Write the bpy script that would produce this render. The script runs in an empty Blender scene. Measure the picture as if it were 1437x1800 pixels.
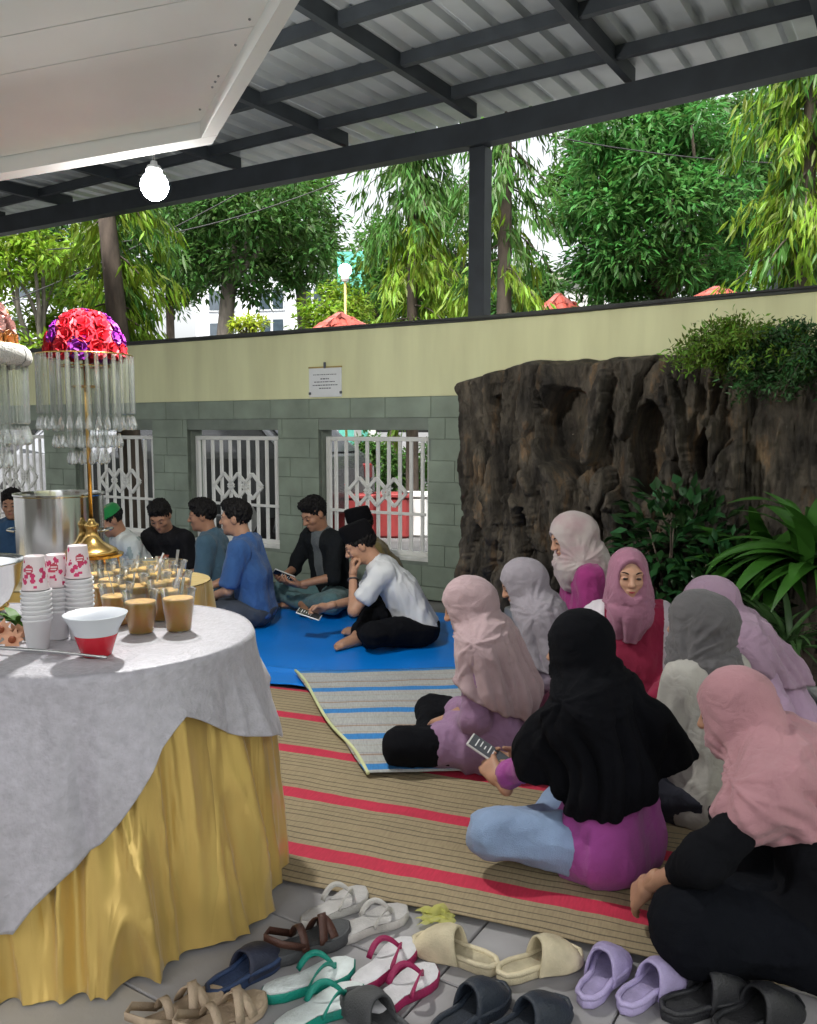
import bpy, bmesh, math, random
import numpy as np
from mathutils import Vector, Matrix

random.seed(7)
RNG = np.random.default_rng(11)
SC = bpy.context.scene
R = math.radians
# ------------------------------------------------------------------ camera, sky, sun, exposure
CAM_H, FPX, PITCH = 1.36, 1450.0, math.atan(145 / 1450.0)
cam_d = bpy.data.cameras.new('camera')
cam = bpy.data.objects.new('camera', cam_d)
SC.collection.objects.link(cam)
cam.location = (0, 0, CAM_H)
cam.rotation_euler = (math.pi / 2 - PITCH, 0, 0)
cam_d.sensor_fit = 'VERTICAL'
cam_d.sensor_height = 36.0
cam_d.lens = 36.0 * FPX / 1800.0
cam_d.clip_start = 0.05
cam_d.clip_end = 2000
SC.camera = cam

SUN_EL, SUN_ROT = R(58), R(200)
world = bpy.data.worlds.new('World')
SC.world = world
world.use_nodes = True
wn = world.node_tree
wn.nodes.clear()
sky = wn.nodes.new('ShaderNodeTexSky')
sky.sky_type = 'NISHITA'
sky.sun_disc = False
sky.sun_elevation = SUN_EL
sky.sun_rotation = SUN_ROT
sky.air_density = 1.0
sky.dust_density = 6.0
sky.ozone_density = 0.6
hsv = wn.nodes.new('ShaderNodeHueSaturation')      # overcast: the cloud cover takes the blue out
hsv.inputs['Saturation'].default_value = 0.18
bg = wn.nodes.new('ShaderNodeBackground')
bg.inputs['Strength'].default_value = 0.15
wo = wn.nodes.new('ShaderNodeOutputWorld')
wn.links.new(sky.outputs[0], hsv.inputs['Color'])
wn.links.new(hsv.outputs[0], bg.inputs[0])
wn.links.new(bg.outputs[0], wo.inputs[0])

sun_d = bpy.data.lights.new('sun', 'SUN')
sun_d.energy = 1.5
sun_d.angle = R(14)
sun_d.color = (1.0, 0.96, 0.9)
sun = bpy.data.objects.new('sun', sun_d)
SC.collection.objects.link(sun)
sdir = Vector((math.sin(SUN_ROT) * math.cos(SUN_EL), math.cos(SUN_ROT) * math.cos(SUN_EL), math.sin(SUN_EL)))
sun.rotation_euler = (-sdir).to_track_quat('-Z', 'Y').to_euler()
sun.location = (0, 0, 30)

SC.view_settings.view_transform = 'Standard'
SC.view_settings.look = 'None'
SC.view_settings.gamma = 1.0
SC.view_settings.use_curve_mapping = False
SC.view_settings.exposure = 1.48
SC.render.engine = 'CYCLES'
SC.cycles.max_bounces = 7
SC.cycles.transparent_max_bounces = 12
SC.cycles.caustics_reflective = False
SC.cycles.caustics_refractive = False
SC.cycles.sample_clamp_indirect = 4.0
SC.cycles.use_denoising = True

# ------------------------------------------------------------------ helpers
SP, CP = math.sin(PITCH), math.cos(PITCH)


def ray(px, py):
    u, v = (px - 718.5) / FPX, (900 - py) / FPX
    return np.array((u, CP + v * SP, -SP + v * CP))


def at(px, py, Y):
    """world point at distance Y along the view for a point seen at px, py in the photograph"""
    d = ray(px, py)
    p = d * (Y / d[1])
    return np.array((p[0], p[1], p[2] + CAM_H))


def gp(px, py, z=0.0):
    """world point at height z"""
    d = ray(px, py)
    t = (z - CAM_H) / d[2]
    return np.array((d[0] * t, d[1] * t, z))


MATS = {}


def mat(name, col, rough=0.6, metal=0.0, var=0.12, scale=8.0, bump=0.0, bscale=60.0, spec=0.5, col2=None,
        stretch=(1, 1, 1), emit=None, estr=0.0, trans=0.0, sheen=0.0, coat=0.0, transl=0.0, island=0.0, alpha=1.0, detail=4.0, crease=0.0, cscale=14.0, objrand=0.0, sss=0.0):
    if name in MATS:
        return MATS[name]
    m = bpy.data.materials.new(name)
    m.use_nodes = True
    nt = m.node_tree
    b = nt.nodes['Principled BSDF']
    b.inputs['Roughness'].default_value = rough
    b.inputs['Metallic'].default_value = metal
    b.inputs['Specular IOR Level'].default_value = spec
    if trans:
        b.inputs['Transmission Weight'].default_value = trans
    if sss:
        b.inputs['Subsurface Weight'].default_value = sss
        b.inputs['Subsurface Radius'].default_value = (.06, .04, .015)
        b.inputs['Subsurface Scale'].default_value = 1.0
    if sheen:
        b.inputs['Sheen Weight'].default_value = sheen
        b.inputs['Sheen Roughness'].default_value = 0.5
    if coat:
        b.inputs['Coat Weight'].default_value = coat
    if alpha < 1:
        b.inputs['Alpha'].default_value = alpha
    c = np.array(col[:3], float)
    c2 = np.array(col2[:3], float) if col2 is not None else c * (1 - 1.6 * var)
    c1 = c if col2 is not None else np.clip(c * (1 + var), 0, 1)
    tc = nt.nodes.new('ShaderNodeTexCoord')
    mp = nt.nodes.new('ShaderNodeMapping')
    mp.inputs['Scale'].default_value = stretch
    nt.links.new(tc.outputs['Object'], mp.inputs[0])
    nz = nt.nodes.new('ShaderNodeTexNoise')
    nz.inputs['Scale'].default_value = scale
    nz.inputs['Detail'].default_value = detail
    nt.links.new(mp.outputs[0], nz.inputs['Vector'])
    ramp = nt.nodes.new('ShaderNodeValToRGB')
    ramp.color_ramp.elements[0].position = 0.3
    ramp.color_ramp.elements[1].position = 0.7
    ramp.color_ramp.elements[0].color = (*c2, 1)
    ramp.color_ramp.elements[1].color = (*c1, 1)
    nt.links.new(nz.outputs['Fac'], ramp.inputs[0])
    out = ramp.outputs[0]
    if island:
        geo = nt.nodes.new('ShaderNodeNewGeometry')
        h = nt.nodes.new('ShaderNodeHueSaturation')
        mr = nt.nodes.new('ShaderNodeMapRange')
        mr.inputs['To Min'].default_value = 1 - island
        mr.inputs['To Max'].default_value = 1 + island
        nt.links.new(geo.outputs['Random Per Island'], mr.inputs[0])
        nt.links.new(mr.outputs[0], h.inputs['Value'])
        mh = nt.nodes.new('ShaderNodeMapRange')
        mh.inputs['To Min'].default_value = 0.5 - 0.06 * island
        mh.inputs['To Max'].default_value = 0.5 + 0.04 * island
        nt.links.new(geo.outputs['Random Per Island'], mh.inputs[0])
        nt.links.new(mh.outputs[0], h.inputs['Hue'])
        nt.links.new(out, h.inputs['Color'])
        out = h.outputs[0]
    if objrand:
        oi = nt.nodes.new('ShaderNodeObjectInfo')
        h = nt.nodes.new('ShaderNodeHueSaturation')
        mr = nt.nodes.new('ShaderNodeMapRange')
        mr.inputs['To Min'].default_value = 1 - objrand
        mr.inputs['To Max'].default_value = 1 + objrand
        nt.links.new(oi.outputs['Random'], mr.inputs[0])
        nt.links.new(mr.outputs[0], h.inputs['Value'])
        nt.links.new(out, h.inputs['Color'])
        out = h.outputs[0]
    nt.links.new(out, b.inputs['Base Color'])
    if bump:
        n2 = nt.nodes.new('ShaderNodeTexNoise')
        n2.inputs['Scale'].default_value = bscale
        n2.inputs['Detail'].default_value = 3
        nt.links.new(mp.outputs[0], n2.inputs['Vector'])
        bp = nt.nodes.new('ShaderNodeBump')
        bp.inputs['Strength'].default_value = bump
        bp.inputs['Distance'].default_value = 0.01
        nt.links.new(n2.outputs['Fac'], bp.inputs['Height'])
        nt.links.new(bp.outputs[0], b.inputs['Normal'])
    if crease:
        n3 = nt.nodes.new('ShaderNodeTexNoise')
        n3.inputs['Scale'].default_value = cscale
        n3.inputs['Detail'].default_value = 2
        n3.inputs['Distortion'].default_value = .8
        nt.links.new(mp.outputs[0], n3.inputs['Vector'])
        ab = nt.nodes.new('ShaderNodeMath'); ab.operation = 'SUBTRACT'; ab.inputs[1].default_value = .5
        nt.links.new(n3.outputs['Fac'], ab.inputs[0])
        ac = nt.nodes.new('ShaderNodeMath'); ac.operation = 'ABSOLUTE'
        nt.links.new(ab.outputs[0], ac.inputs[0])
        b2 = nt.nodes.new('ShaderNodeBump')
        b2.inputs['Strength'].default_value = crease
        b2.inputs['Distance'].default_value = 0.05
        nt.links.new(ac.outputs[0], b2.inputs['Height'])
        if bump: nt.links.new(bp.outputs[0], b2.inputs['Normal'])
        nt.links.new(b2.outputs[0], b.inputs['Normal'])
    if emit is not None:
        b.inputs['Emission Color'].default_value = (*emit, 1)
        b.inputs['Emission Strength'].default_value = estr
    if transl:
        tl = nt.nodes.new('ShaderNodeBsdfTranslucent')
        nt.links.new(out, tl.inputs['Color'])
        mx = nt.nodes.new('ShaderNodeMixShader')
        mx.inputs[0].default_value = transl
        nt.links.new(b.outputs[0], mx.inputs[1])
        nt.links.new(tl.outputs[0], mx.inputs[2])
        nt.links.new(mx.outputs[0], nt.nodes['Material Output'].inputs[0])
    MATS[name] = m
    return m


def clear_mat(name, tint=(0.9, 0.95, 0.95), gloss=0.22, rough=0.05, milk=0.0):
    """thin clear plastic or crystal: see-through with a gloss that grows at the rim"""
    if name in MATS:
        return MATS[name]
    m = bpy.data.materials.new(name)
    m.use_nodes = True
    nt = m.node_tree
    nt.nodes.remove(nt.nodes['Principled BSDF'])
    t = nt.nodes.new('ShaderNodeBsdfTransparent')
    t.inputs[0].default_value = (*tint, 1)
    g = nt.nodes.new('ShaderNodeBsdfGlossy')
    g.inputs['Roughness'].default_value = rough
    fr = nt.nodes.new('ShaderNodeLayerWeight')
    fr.inputs['Blend'].default_value = 0.35
    mth = nt.nodes.new('ShaderNodeMath')
    mth.operation = 'MULTIPLY_ADD'
    mth.inputs[1].default_value = 0.75
    mth.inputs[2].default_value = gloss
    mth.use_clamp = True
    nt.links.new(fr.outputs['Fresnel'], mth.inputs[0])
    mx = nt.nodes.new('ShaderNodeMixShader')
    nt.links.new(mth.outputs[0], mx.inputs[0])
    nt.links.new(t.outputs[0], mx.inputs[1])
    nt.links.new(g.outputs[0], mx.inputs[2])
    out = mx.outputs[0]
    if milk:
        df = nt.nodes.new('ShaderNodeBsdfTranslucent')
        df.inputs[0].default_value = (.92, .95, .94, 1)
        d2 = nt.nodes.new('ShaderNodeBsdfDiffuse')
        d2.inputs[0].default_value = (.92, .95, .94, 1)
        ad = nt.nodes.new('ShaderNodeMixShader')
        nt.links.new(df.outputs[0], ad.inputs[1]); nt.links.new(d2.outputs[0], ad.inputs[2])
        m3 = nt.nodes.new('ShaderNodeMixShader'); m3.inputs[0].default_value = milk
        nt.links.new(out, m3.inputs[1]); nt.links.new(ad.outputs[0], m3.inputs[2])
        out = m3.outputs[0]
    nt.links.new(out, nt.nodes['Material Output'].inputs[0])
    MATS[name] = m
    return m


def np_mesh(name, V, F, smooth=True):
    V = np.asarray(V, np.float32)
    me = bpy.data.meshes.new(name)
    if isinstance(F, np.ndarray) and F.ndim == 2:
        nf, k = F.shape
        me.vertices.add(len(V))
        me.vertices.foreach_set('co', V.ravel())
        me.loops.add(nf * k)
        me.loops.foreach_set('vertex_index', F.astype(np.int32).ravel())
        me.polygons.add(nf)
        me.polygons.foreach_set('loop_start', np.arange(0, nf * k, k, dtype=np.int32))
        me.update(calc_edges=True)
        me.validate()
    else:
        me.from_pydata([tuple(v) for v in V], [], [tuple(f) for f in F])
        me.update()
    if smooth:
        me.polygons.foreach_set('use_smooth', np.ones(len(me.polygons), bool))
    return me


def link(name, data, parent=None, m=None):
    o = bpy.data.objects.new(name, data)
    SC.collection.objects.link(o)
    if parent is not None:
        o.parent = parent
    if m is not None and data is not None:
        if len(data.materials) == 0:
            data.materials.append(m)
    return o


def obj(name, V, F, m, parent=None, smooth=True, kind=None):
    o = link(name, np_mesh(name, V, F, smooth), parent, m)
    if kind:
        o['kind'] = kind
    return o


def tag(o, label, cat, group=None):
    o['label'] = label
    o['category'] = cat
    if group:
        o['group'] = group
    return o


def thing(name, label, cat, loc=(0, 0, 0), rz=0.0, group=None):
    o = bpy.data.objects.new(name, None)
    o.empty_display_size = 0.1
    SC.collection.objects.link(o)
    o.location = tuple(float(x) for x in loc)
    o.rotation_euler = (0, 0, rz)
    return tag(o, label, cat, group)


class MB:
    """collects shapes, builds ONE mesh object"""

    def __init__(s):
        s.V, s.F = [], []

    def add(s, V, F):
        n = len(s.V)
        s.V += [tuple(map(float, v)) for v in V]
        s.F += [tuple(int(i) + n for i in f) for f in F]
        return s

    def box(s, c, size, rz=0.0, M=None, bev=0.0):
        x, y, z = np.array(size) / 2.0
        if bev > 0:
            b = min(bev, x * .9, y * .9, z * .9)
            V = []
            for sx in (-1, 1):
                for sy in (-1, 1):
                    for sz in (-1, 1):
                        V += [(sx * x, sy * (y - b), sz * (z - b)), (sx * (x - b), sy * y, sz * (z - b)), (sx * (x - b), sy * (y - b), sz * z)]
            def i(a, b_, c_, k): return ((a * 2 + b_) * 2 + c_) * 3 + k
            F = []
            for a in (0, 1):
                F.append([i(a, 0, 0, 0), i(a, 1, 0, 0), i(a, 1, 1, 0), i(a, 0, 1, 0)])
                F.append([i(0, a, 0, 1), i(1, a, 0, 1), i(1, a, 1, 1), i(0, a, 1, 1)])
                F.append([i(0, 0, a, 2), i(1, 0, a, 2), i(1, 1, a, 2), i(0, 1, a, 2)])
                for b_ in (0, 1):
                    F.append([i(a, b_, 0, 0), i(a, b_, 1, 0), i(a, b_, 1, 1), i(a, b_, 0, 1)])
                    F.append([i(a, 0, b_, 0), i(a, 1, b_, 0), i(a, 1, b_, 2), i(a, 0, b_, 2)])
                    F.append([i(0, a, b_, 1), i(1, a, b_, 1), i(1, a, b_, 2), i(0, a, b_, 2)])
                    for c_ in (0, 1):
                        F.append([i(a, b_, c_, 0), i(a, b_, c_, 1), i(a, b_, c_, 2)])
        else:
            V = [(sx * x, sy * y, sz * z) for sx in (-1, 1) for sy in (-1, 1) for sz in (-1, 1)]
            F = [(0, 1, 3, 2), (4, 6, 7, 5), (0, 4, 5, 1), (2, 3, 7, 6), (0, 2, 6, 4), (1, 5, 7, 3)]
        V = np.array(V)
        if M is not None:
            V = V @ np.array(M).T
        elif rz:
            c_, s_ = math.cos(rz), math.sin(rz)
            V = V @ np.array([[c_, s_, 0], [-s_, c_, 0], [0, 0, 1]])
        return s.add(V + np.array(c), F)

    def bar(s, a, b, w, h, up=(0, 0, 1), bev=0.0):
        a, b = np.array(a, float), np.array(b, float)
        d = b - a
        L = np.linalg.norm(d)
        d /= L
        r = np.cross(d, up)
        if np.linalg.norm(r) < 1e-6:
            r = np.cross(d, (1, 0, 0))
        r /= np.linalg.norm(r)
        u = np.cross(r, d)
        return s.box((a + b) / 2, (w, L, h), M=np.stack([r, d, u], 1), bev=bev)

    def tube(s, pts, rad, n=8, caps=True, flat=None):
        P = np.array(pts, float)
        if np.ndim(rad) == 0:
            rad = np.full(len(P), rad)
        T = np.gradient(P, axis=0)
        T /= np.linalg.norm(T, axis=1)[:, None] + 1e-9
        ref = np.array((0, 0, 1.0)) if abs(T[0][2]) < .9 else np.array((1.0, 0, 0))
        V, F = [], []
        a = np.arange(n) * 2 * math.pi / n
        for k in range(len(P)):
            x = np.cross(ref, T[k])
            x /= np.linalg.norm(x) + 1e-9
            y = np.cross(T[k], x)
            ref = y if flat is None else np.array(flat, float)
            for t in a:
                V.append(P[k] + rad[k] * (math.cos(t) * x + math.sin(t) * y))
        for k in range(len(P) - 1):
            for j in range(n):
                F.append((k * n + j, k * n + (j + 1) % n, (k + 1) * n + (j + 1) % n, (k + 1) * n + j))
        if caps:
            F.append(tuple(range(n))[::-1])
            F.append(tuple((len(P) - 1) * n + j for j in range(n)))
        return s.add(V, F)

    def ribbon(s, pts, w, th, side):
        """flat strap along pts: width w along side vectors, thickness th"""
        P = np.array(pts, float)
        side = np.array(side, float)
        if side.ndim == 1:
            side = np.tile(side, (len(P), 1))
        T = np.gradient(P, axis=0)
        V, F = [], []
        for k in range(len(P)):
            t = T[k] / (np.linalg.norm(T[k]) + 1e-9)
            sd = side[k] - t * np.dot(side[k], t)
            sd /= np.linalg.norm(sd) + 1e-9
            nn = np.cross(t, sd)
            ww = w[k] if np.ndim(w) else w
            for (a, b) in ((-1, -1), (1, -1), (1, 1), (-1, 1)):
                V.append(P[k] + sd * a * ww / 2 + nn * b * th / 2)
        for k in range(len(P) - 1):
            for j in range(4):
                F.append((k * 4 + j, k * 4 + (j + 1) % 4, (k + 1) * 4 + (j + 1) % 4, (k + 1) * 4 + j))
        F += [(3, 2, 1, 0), tuple(4 * (len(P) - 1) + j for j in range(4))]
        return s.add(V, F)

    def lathe(s, prof, n=32, c=(0, 0, 0), close=False, warp=None):
        V, F = [], []
        for k, (r, z) in enumerate(prof):
            for j in range(n):
                t = 2 * math.pi * j / n
                rr = r * (warp(t, k) if warp else 1)
                V.append((c[0] + rr * math.cos(t), c[1] + rr * math.sin(t), c[2] + z))
        for k in range(len(prof) - 1):
            for j in range(n):
                F.append((k * n + j, k * n + (j + 1) % n, (k + 1) * n + (j + 1) % n, (k + 1) * n + j))
        if prof[0][0] > 1e-5 and close:
            F.append(tuple(range(n))[::-1])
        if prof[-1][0] > 1e-5 and close:
            F.append(tuple((len(prof) - 1) * n + j for j in range(n)))
        return s.add(V, F)

    def prism(s, poly, z0, z1, c=(0, 0, 0)):
        n = len(poly)
        V = [(x + c[0], y + c[1], z0 + c[2]) for x, y in poly] + [(x + c[0], y + c[1], z1 + c[2]) for x, y in poly]
        F = [tuple(range(n))[::-1], tuple(range(n, 2 * n))] + [(i, (i + 1) % n, n + (i + 1) % n, n + i) for i in range(n)]
        return s.add(V, F)

    def sphere(s, c, r, n=12, m=8, sc=(1, 1, 1)):
        V, F = [], []
        for i in range(m + 1):
            p = math.pi * i / m
            for j in range(n):
                t = 2 * math.pi * j / n
                V.append((c[0] + r * sc[0] * math.sin(p) * math.cos(t), c[1] + r * sc[1] * math.sin(p) * math.sin(t), c[2] + r * sc[2] * math.cos(p)))
        for i in range(m):
            for j in range(n):
                F.append((i * n + j, (i + 1) * n + j, (i + 1) * n + (j + 1) % n, i * n + (j + 1) % n))
        return s.add(V, F)

    def mesh(s, name, smooth=False):
        me = np_mesh(name, s.V, s.F, smooth)
        bm = bmesh.new()
        bm.from_mesh(me)
        bmesh.ops.remove_doubles(bm, verts=bm.verts, dist=1e-6)
        bmesh.ops.recalc_face_normals(bm, faces=bm.faces)
        bm.to_mesh(me)
        bm.free()
        if smooth:
            me.polygons.foreach_set('use_smooth', np.ones(len(me.polygons), bool))
        return me

    def build(s, name, m, parent=None, smooth=False, kind=None):
        o = link(name, s.mesh(name, smooth), parent, m)
        if smooth == 'auto':
            pass
        if kind:
            o['kind'] = kind
        return o


def auto_smooth(o, ang=40):
    me = o.data
    bm = bmesh.new()
    bm.from_mesh(me)
    for e in bm.edges:
        if len(e.link_faces) == 2 and e.calc_face_angle(0) > R(ang):
            e.smooth = False
    bm.to_mesh(me)
    bm.free()
    return o


# ------------------------------------------------------------------ numpy noise
_PERM = RNG.random((64, 64, 64)).astype(np.float32)


def vnoise(p):
    """smooth value noise in 0..1 at points p (n,3)"""
    p = np.asarray(p, np.float32)
    i = np.floor(p).astype(np.int64)
    f = p - i
    f = f * f * (3 - 2 * f)
    i &= 63
    j = (i + 1) & 63
    x0, y0, z0 = i[..., 0], i[..., 1], i[..., 2]
    x1, y1, z1 = j[..., 0], j[..., 1], j[..., 2]
    fx, fy, fz = f[..., 0], f[..., 1], f[..., 2]
    a = _PERM[x0, y0, z0] * (1 - fx) + _PERM[x1, y0, z0] * fx
    b = _PERM[x0, y1, z0] * (1 - fx) + _PERM[x1, y1, z0] * fx
    c = _PERM[x0, y0, z1] * (1 - fx) + _PERM[x1, y0, z1] * fx
    d = _PERM[x0, y1, z1] * (1 - fx) + _PERM[x1, y1, z1] * fx
    return (a * (1 - fy) + b * fy) * (1 - fz) + (c * (1 - fy) + d * fy) * fz


def fbm(p, oct=4):
    p = np.asarray(p, np.float32)
    s, a, t = 0, 0.5, 0
    for k in range(oct):
        s = s + a * vnoise(p * 2 ** k + 17.3 * k)
        t += a
        a *= .5
    return s / t


def sstep(a, b, x):
    t = np.clip((x - a) / (b - a), 0, 1)
    return t * t * (3 - 2 * t)
# ------------------------------------------------------------------ frames of the place
B0 = np.array((0.528, 6.30, 0.0))            # bend of the boundary wall
LD = np.array((-0.870, 0.493, 0.0)); LD /= np.linalg.norm(LD)
RD = np.array((0.819, -0.574, 0.0)); RD /= np.linalg.norm(RD)
LN = np.array((-LD[1], LD[0], 0.0)) * 1.0     # towards the courtyard
if LN[1] > 0: LN = -LN
RN = np.array((RD[1], -RD[0], 0.0))
if RN[1] > 0: RN = -RN
UU = np.array((0.851, -0.525, 0.0)); UU /= np.linalg.norm(UU)   # along the roof, to the right
VV = np.array((-UU[1], UU[0], 0.0))                              # away from the camera
ROTU = math.atan2(UU[1], UU[0])
Z3 = np.array((0, 0, 1.0))


def stripe_mat(name, axis, period, stops, base, rough=.8, wob=.012, weave=0.25, var=.18, bump=.25):
    m = bpy.data.materials.new(name)
    m.use_nodes = True
    nt = m.node_tree
    b = nt.nodes['Principled BSDF']
    b.inputs['Roughness'].default_value = rough
    tc = nt.nodes.new('ShaderNodeTexCoord')
    sx = nt.nodes.new('ShaderNodeSeparateXYZ')
    nt.links.new(tc.outputs['Object'], sx.inputs[0])
    nz = nt.nodes.new('ShaderNodeTexNoise')
    nz.inputs['Scale'].default_value = 5
    nz.inputs['Detail'].default_value = 3
    nt.links.new(tc.outputs['Object'], nz.inputs['Vector'])
    def math_(op, a, b_):
        n = nt.nodes.new('ShaderNodeMath')
        n.operation = op
        for i, v in enumerate((a, b_)):
            if isinstance(v, (int, float)):
                n.inputs[i].default_value = v
            else:
                nt.links.new(v, n.inputs[i])
        return n.outputs[0]
    co = math_('ADD', sx.outputs[axis], math_('MULTIPLY', math_('SUBTRACT', nz.outputs['Fac'], .5), wob * 2))
    fr = math_('FRACT', math_('DIVIDE', math_('ADD', co, 100 * period), period), 0)
    rp = nt.nodes.new('ShaderNodeValToRGB')
    rp.color_ramp.interpolation = 'CONSTANT'
    el = rp.color_ramp.elements
    el.remove(el[1])
    el[0].position = 0
    el[0].color = (*base, 1)
    for p0, w, c in stops:
        e = el.new(p0); e.color = (*c, 1)
        e = el.new(p0 + w); e.color = (*base, 1)
    nt.links.new(fr, rp.inputs[0])
    n2 = nt.nodes.new('ShaderNodeTexNoise')
    n2.inputs['Scale'].default_value = 1.0
    mp = nt.nodes.new('ShaderNodeMapping')
    mp.inputs['Scale'].default_value = (160, 25, 25) if axis == 1 else (25, 160, 25)
    nt.links.new(tc.outputs['Object'], mp.inputs[0])
    nt.links.new(mp.outputs[0], n2.inputs['Vector'])
    n3 = nt.nodes.new('ShaderNodeTexNoise')
    n3.inputs['Scale'].default_value = 3.0
    nt.links.new(tc.outputs['Object'], n3.inputs['Vector'])
    v1 = math_('ADD', math_('MULTIPLY', n2.outputs['Fac'], weave * 2), 1 - weave)
    v2 = math_('ADD', math_('MULTIPLY', n3.outputs['Fac'], var * 2), 1 - var)
    mx = nt.nodes.new('ShaderNodeMix')
    mx.data_type = 'RGBA'
    mx.blend_type = 'MULTIPLY'
    mx.inputs[0].default_value = 1
    nt.links.new(rp.outputs[0], mx.inputs[6])
    cb = nt.nodes.new('ShaderNodeCombineColor')
    vv = math_('MULTIPLY', v1, v2)
    for i in range(3):
        nt.links.new(vv, cb.inputs[i])
    nt.links.new(cb.outputs[0], mx.inputs[7])
    nt.links.new(mx.outputs[2], b.inputs['Base Color'])
    bp = nt.nodes.new('ShaderNodeBump')
    bp.inputs['Strength'].default_value = bump
    bp.inputs['Distance'].default_value = .004
    nt.links.new(n2.outputs['Fac'], bp.inputs['Height'])
    nt.links.new(bp.outputs[0], b.inputs['Normal'])
    return m


# ------------------------------------------------------------------ ground
g = MB().prism([(-400, -400), (400, -400), (400, 400), (-400, 400)], -.5, -0.03).build('ground', mat('asphalt', (.14, .14, .14), .9, var=.2, scale=3, bump=.3, bscale=80))
g['kind'] = 'structure'
fl = MB().box((0, 2.2, -.03), (14, 12, .03), rz=ROTU).build('courtyard_floor', mat('screed', (.22, .22, .21), .8, var=.2, scale=2))
fl['kind'] = 'structure'
tile_m = mat('floor_tile', (.46, .44, .415), .55, var=.16, scale=3.3, bump=.15, bscale=40, col2=(.35, .335, .31), objrand=.06)
tile_d = mat('floor_tile_dark', (.29, .285, .29), .6, var=.2, scale=3, bump=.15, bscale=40)
TS = .42
tme = MB().box((0, 0, 0), (TS - .006, TS - .006, .016), bev=.003).mesh('tile')
tme.materials.append(tile_m)
tmd = MB().box((0, 0, 0), (TS - .006, TS - .006, .016), bev=.003).mesh('tile')
tmd.materials.append(tile_d)
mat_edge0 = gp(480, 1548)
ve = float(np.dot(mat_edge0[:2], VV[:2]))
for i in range(-6, 9):
    for j in range(-7, 4):
        u, v = i * TS + .1, ve - .13 + (j - .5) * TS
        p = UU * u + VV * v
        if 1.0 < p[1] < 3.1 and -1.9 < p[0] < 1.9:
            o = link('tile', tmd if j == 1 or j == 0 else tme, fl)
            o.location = (p[0], p[1], -.006 + .0008 * math.sin(i * 3.1 + j * 5.3))
            o.rotation_euler = (0, 0, ROTU + (math.pi / 2) * ((i * 3 + j) % 4))

# garden bed + kerb
bed_poly = [(.62, 5.95), (.78, 5.5), (1.28, 4.72), (1.95, 3.85), (1.78, 2.5), (1.75, 1.5), (6, 1.5), (6, 4)]
bd = MB().prism(bed_poly, -.02, .05).build('garden_soil', mat('soil', (.055, .038, .026), .95, var=.4, scale=14, bump=1, bscale=30))
bd['kind'] = 'structure'
kerb = thing('garden_kerb', 'grey concrete kerb edging the planted bed at the right', 'kerb')
kp = bed_poly[:6]
kerb_m = mat('kerb_concrete', (.30, .31, .31), .85, var=.15, scale=7, bump=.4, bscale=60)
for a, b in zip(kp[:-1], kp[1:]):
    a, b = np.array(a), np.array(b)
    L = np.linalg.norm(b - a)
    n = max(1, round(L / .5))
    for k in range(n):
        p, q = a + (b - a) * (k / n), a + (b - a) * ((k + 1) / n)
        e = (q - p) / np.linalg.norm(q - p) * .004
        MB().bar((*(p + e), .06), (*(q - e), .06), .09, .13, bev=.008).build('kerb_stone', kerb_m, kerb)

# ------------------------------------------------------------------ boundary wall with blocks
WT, ZB, ZT, TH = 1.62, 1.36, 2.17, .20
WIN = [(.43, 1.49), (1.92, 3.00), (3.45, 4.58), (5.06, 6.14), (6.6, 7.68)]
ZS = .33
wall = thing('boundary_wall', 'boundary wall with pale yellow band above grey green blocks', 'wall')
yel = mat('yellow_paint', (.82, .83, .50), .75, var=.05, scale=5, bump=.12, bscale=25, col2=(.68, .68, .40), stretch=(1, 1, .16), detail=7)
grn = mat('greygreen_paint', (.258, .312, .245), .7, var=.14, scale=4, bump=.3, bscale=30, objrand=.035, detail=7)
mor = mat('mortar', (.21, .245, .205), .9, var=.1)
cop = mat('coping', (.06, .065, .06), .8, var=.2)


def wp(t, off, z):
    """t>0 along the left run, t<0 along the right run; off = metres towards the courtyard"""
    if t >= 0:
        return B0 + LD * t + LN * off + Z3 * z
    return B0 - RD * t + RN * off + Z3 * z


def wbox(mb, t0, t1, z0, z1, o0, o1, bev=0.0):
    D = LD if (t0 + t1) > 0 else -RD
    N = LN if (t0 + t1) > 0 else RN
    c = wp((t0 + t1) / 2, (o0 + o1) / 2, (z0 + z1) / 2)
    return mb.box(c, (abs(t1 - t0), abs(o1 - o0), z1 - z0), M=np.stack([D, N, Z3], 1), bev=bev)


TL, TR = 9.0, -4.2
m1 = MB()
wbox(m1, 0, TL, WT, ZT, -TH + .005, .004)
wbox(m1, TR, 0, WT, ZT, -TH + .005, .004)
m1.build('upper_band', yel, wall)
m1 = MB()
wbox(m1, -.05, TL, ZT, ZT + .035, -TH - .03, .03)
wbox(m1, TR, -.02, ZT, ZT + .034, -TH - .03, .03)
m1.build('coping', cop, wall)
m1 = MB()        # mortar core: piers, top strip, sill strip
edges = [0.0]
for a, b in WIN: edges += [a, b]
edges += [TL]
for a, b in zip(edges[0::2], edges[1::2]): wbox(m1, a, b, 0, WT, -TH + .01, -.008)
for a, b in WIN:
    wbox(m1, a + .001, b - .001, ZB, WT - .001, -TH + .011, -.009)
    wbox(m1, a + .001, b - .001, 0, ZS - .03, -TH + .011, -.009)
wbox(m1, TR, 0, 0, WT, -TH + .01, -.008)
m1.build('core', mor, wall)
BH, BW = .168, .42
rows = int(WT / BH)
z = WT
bj = .004
row = 0
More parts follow.
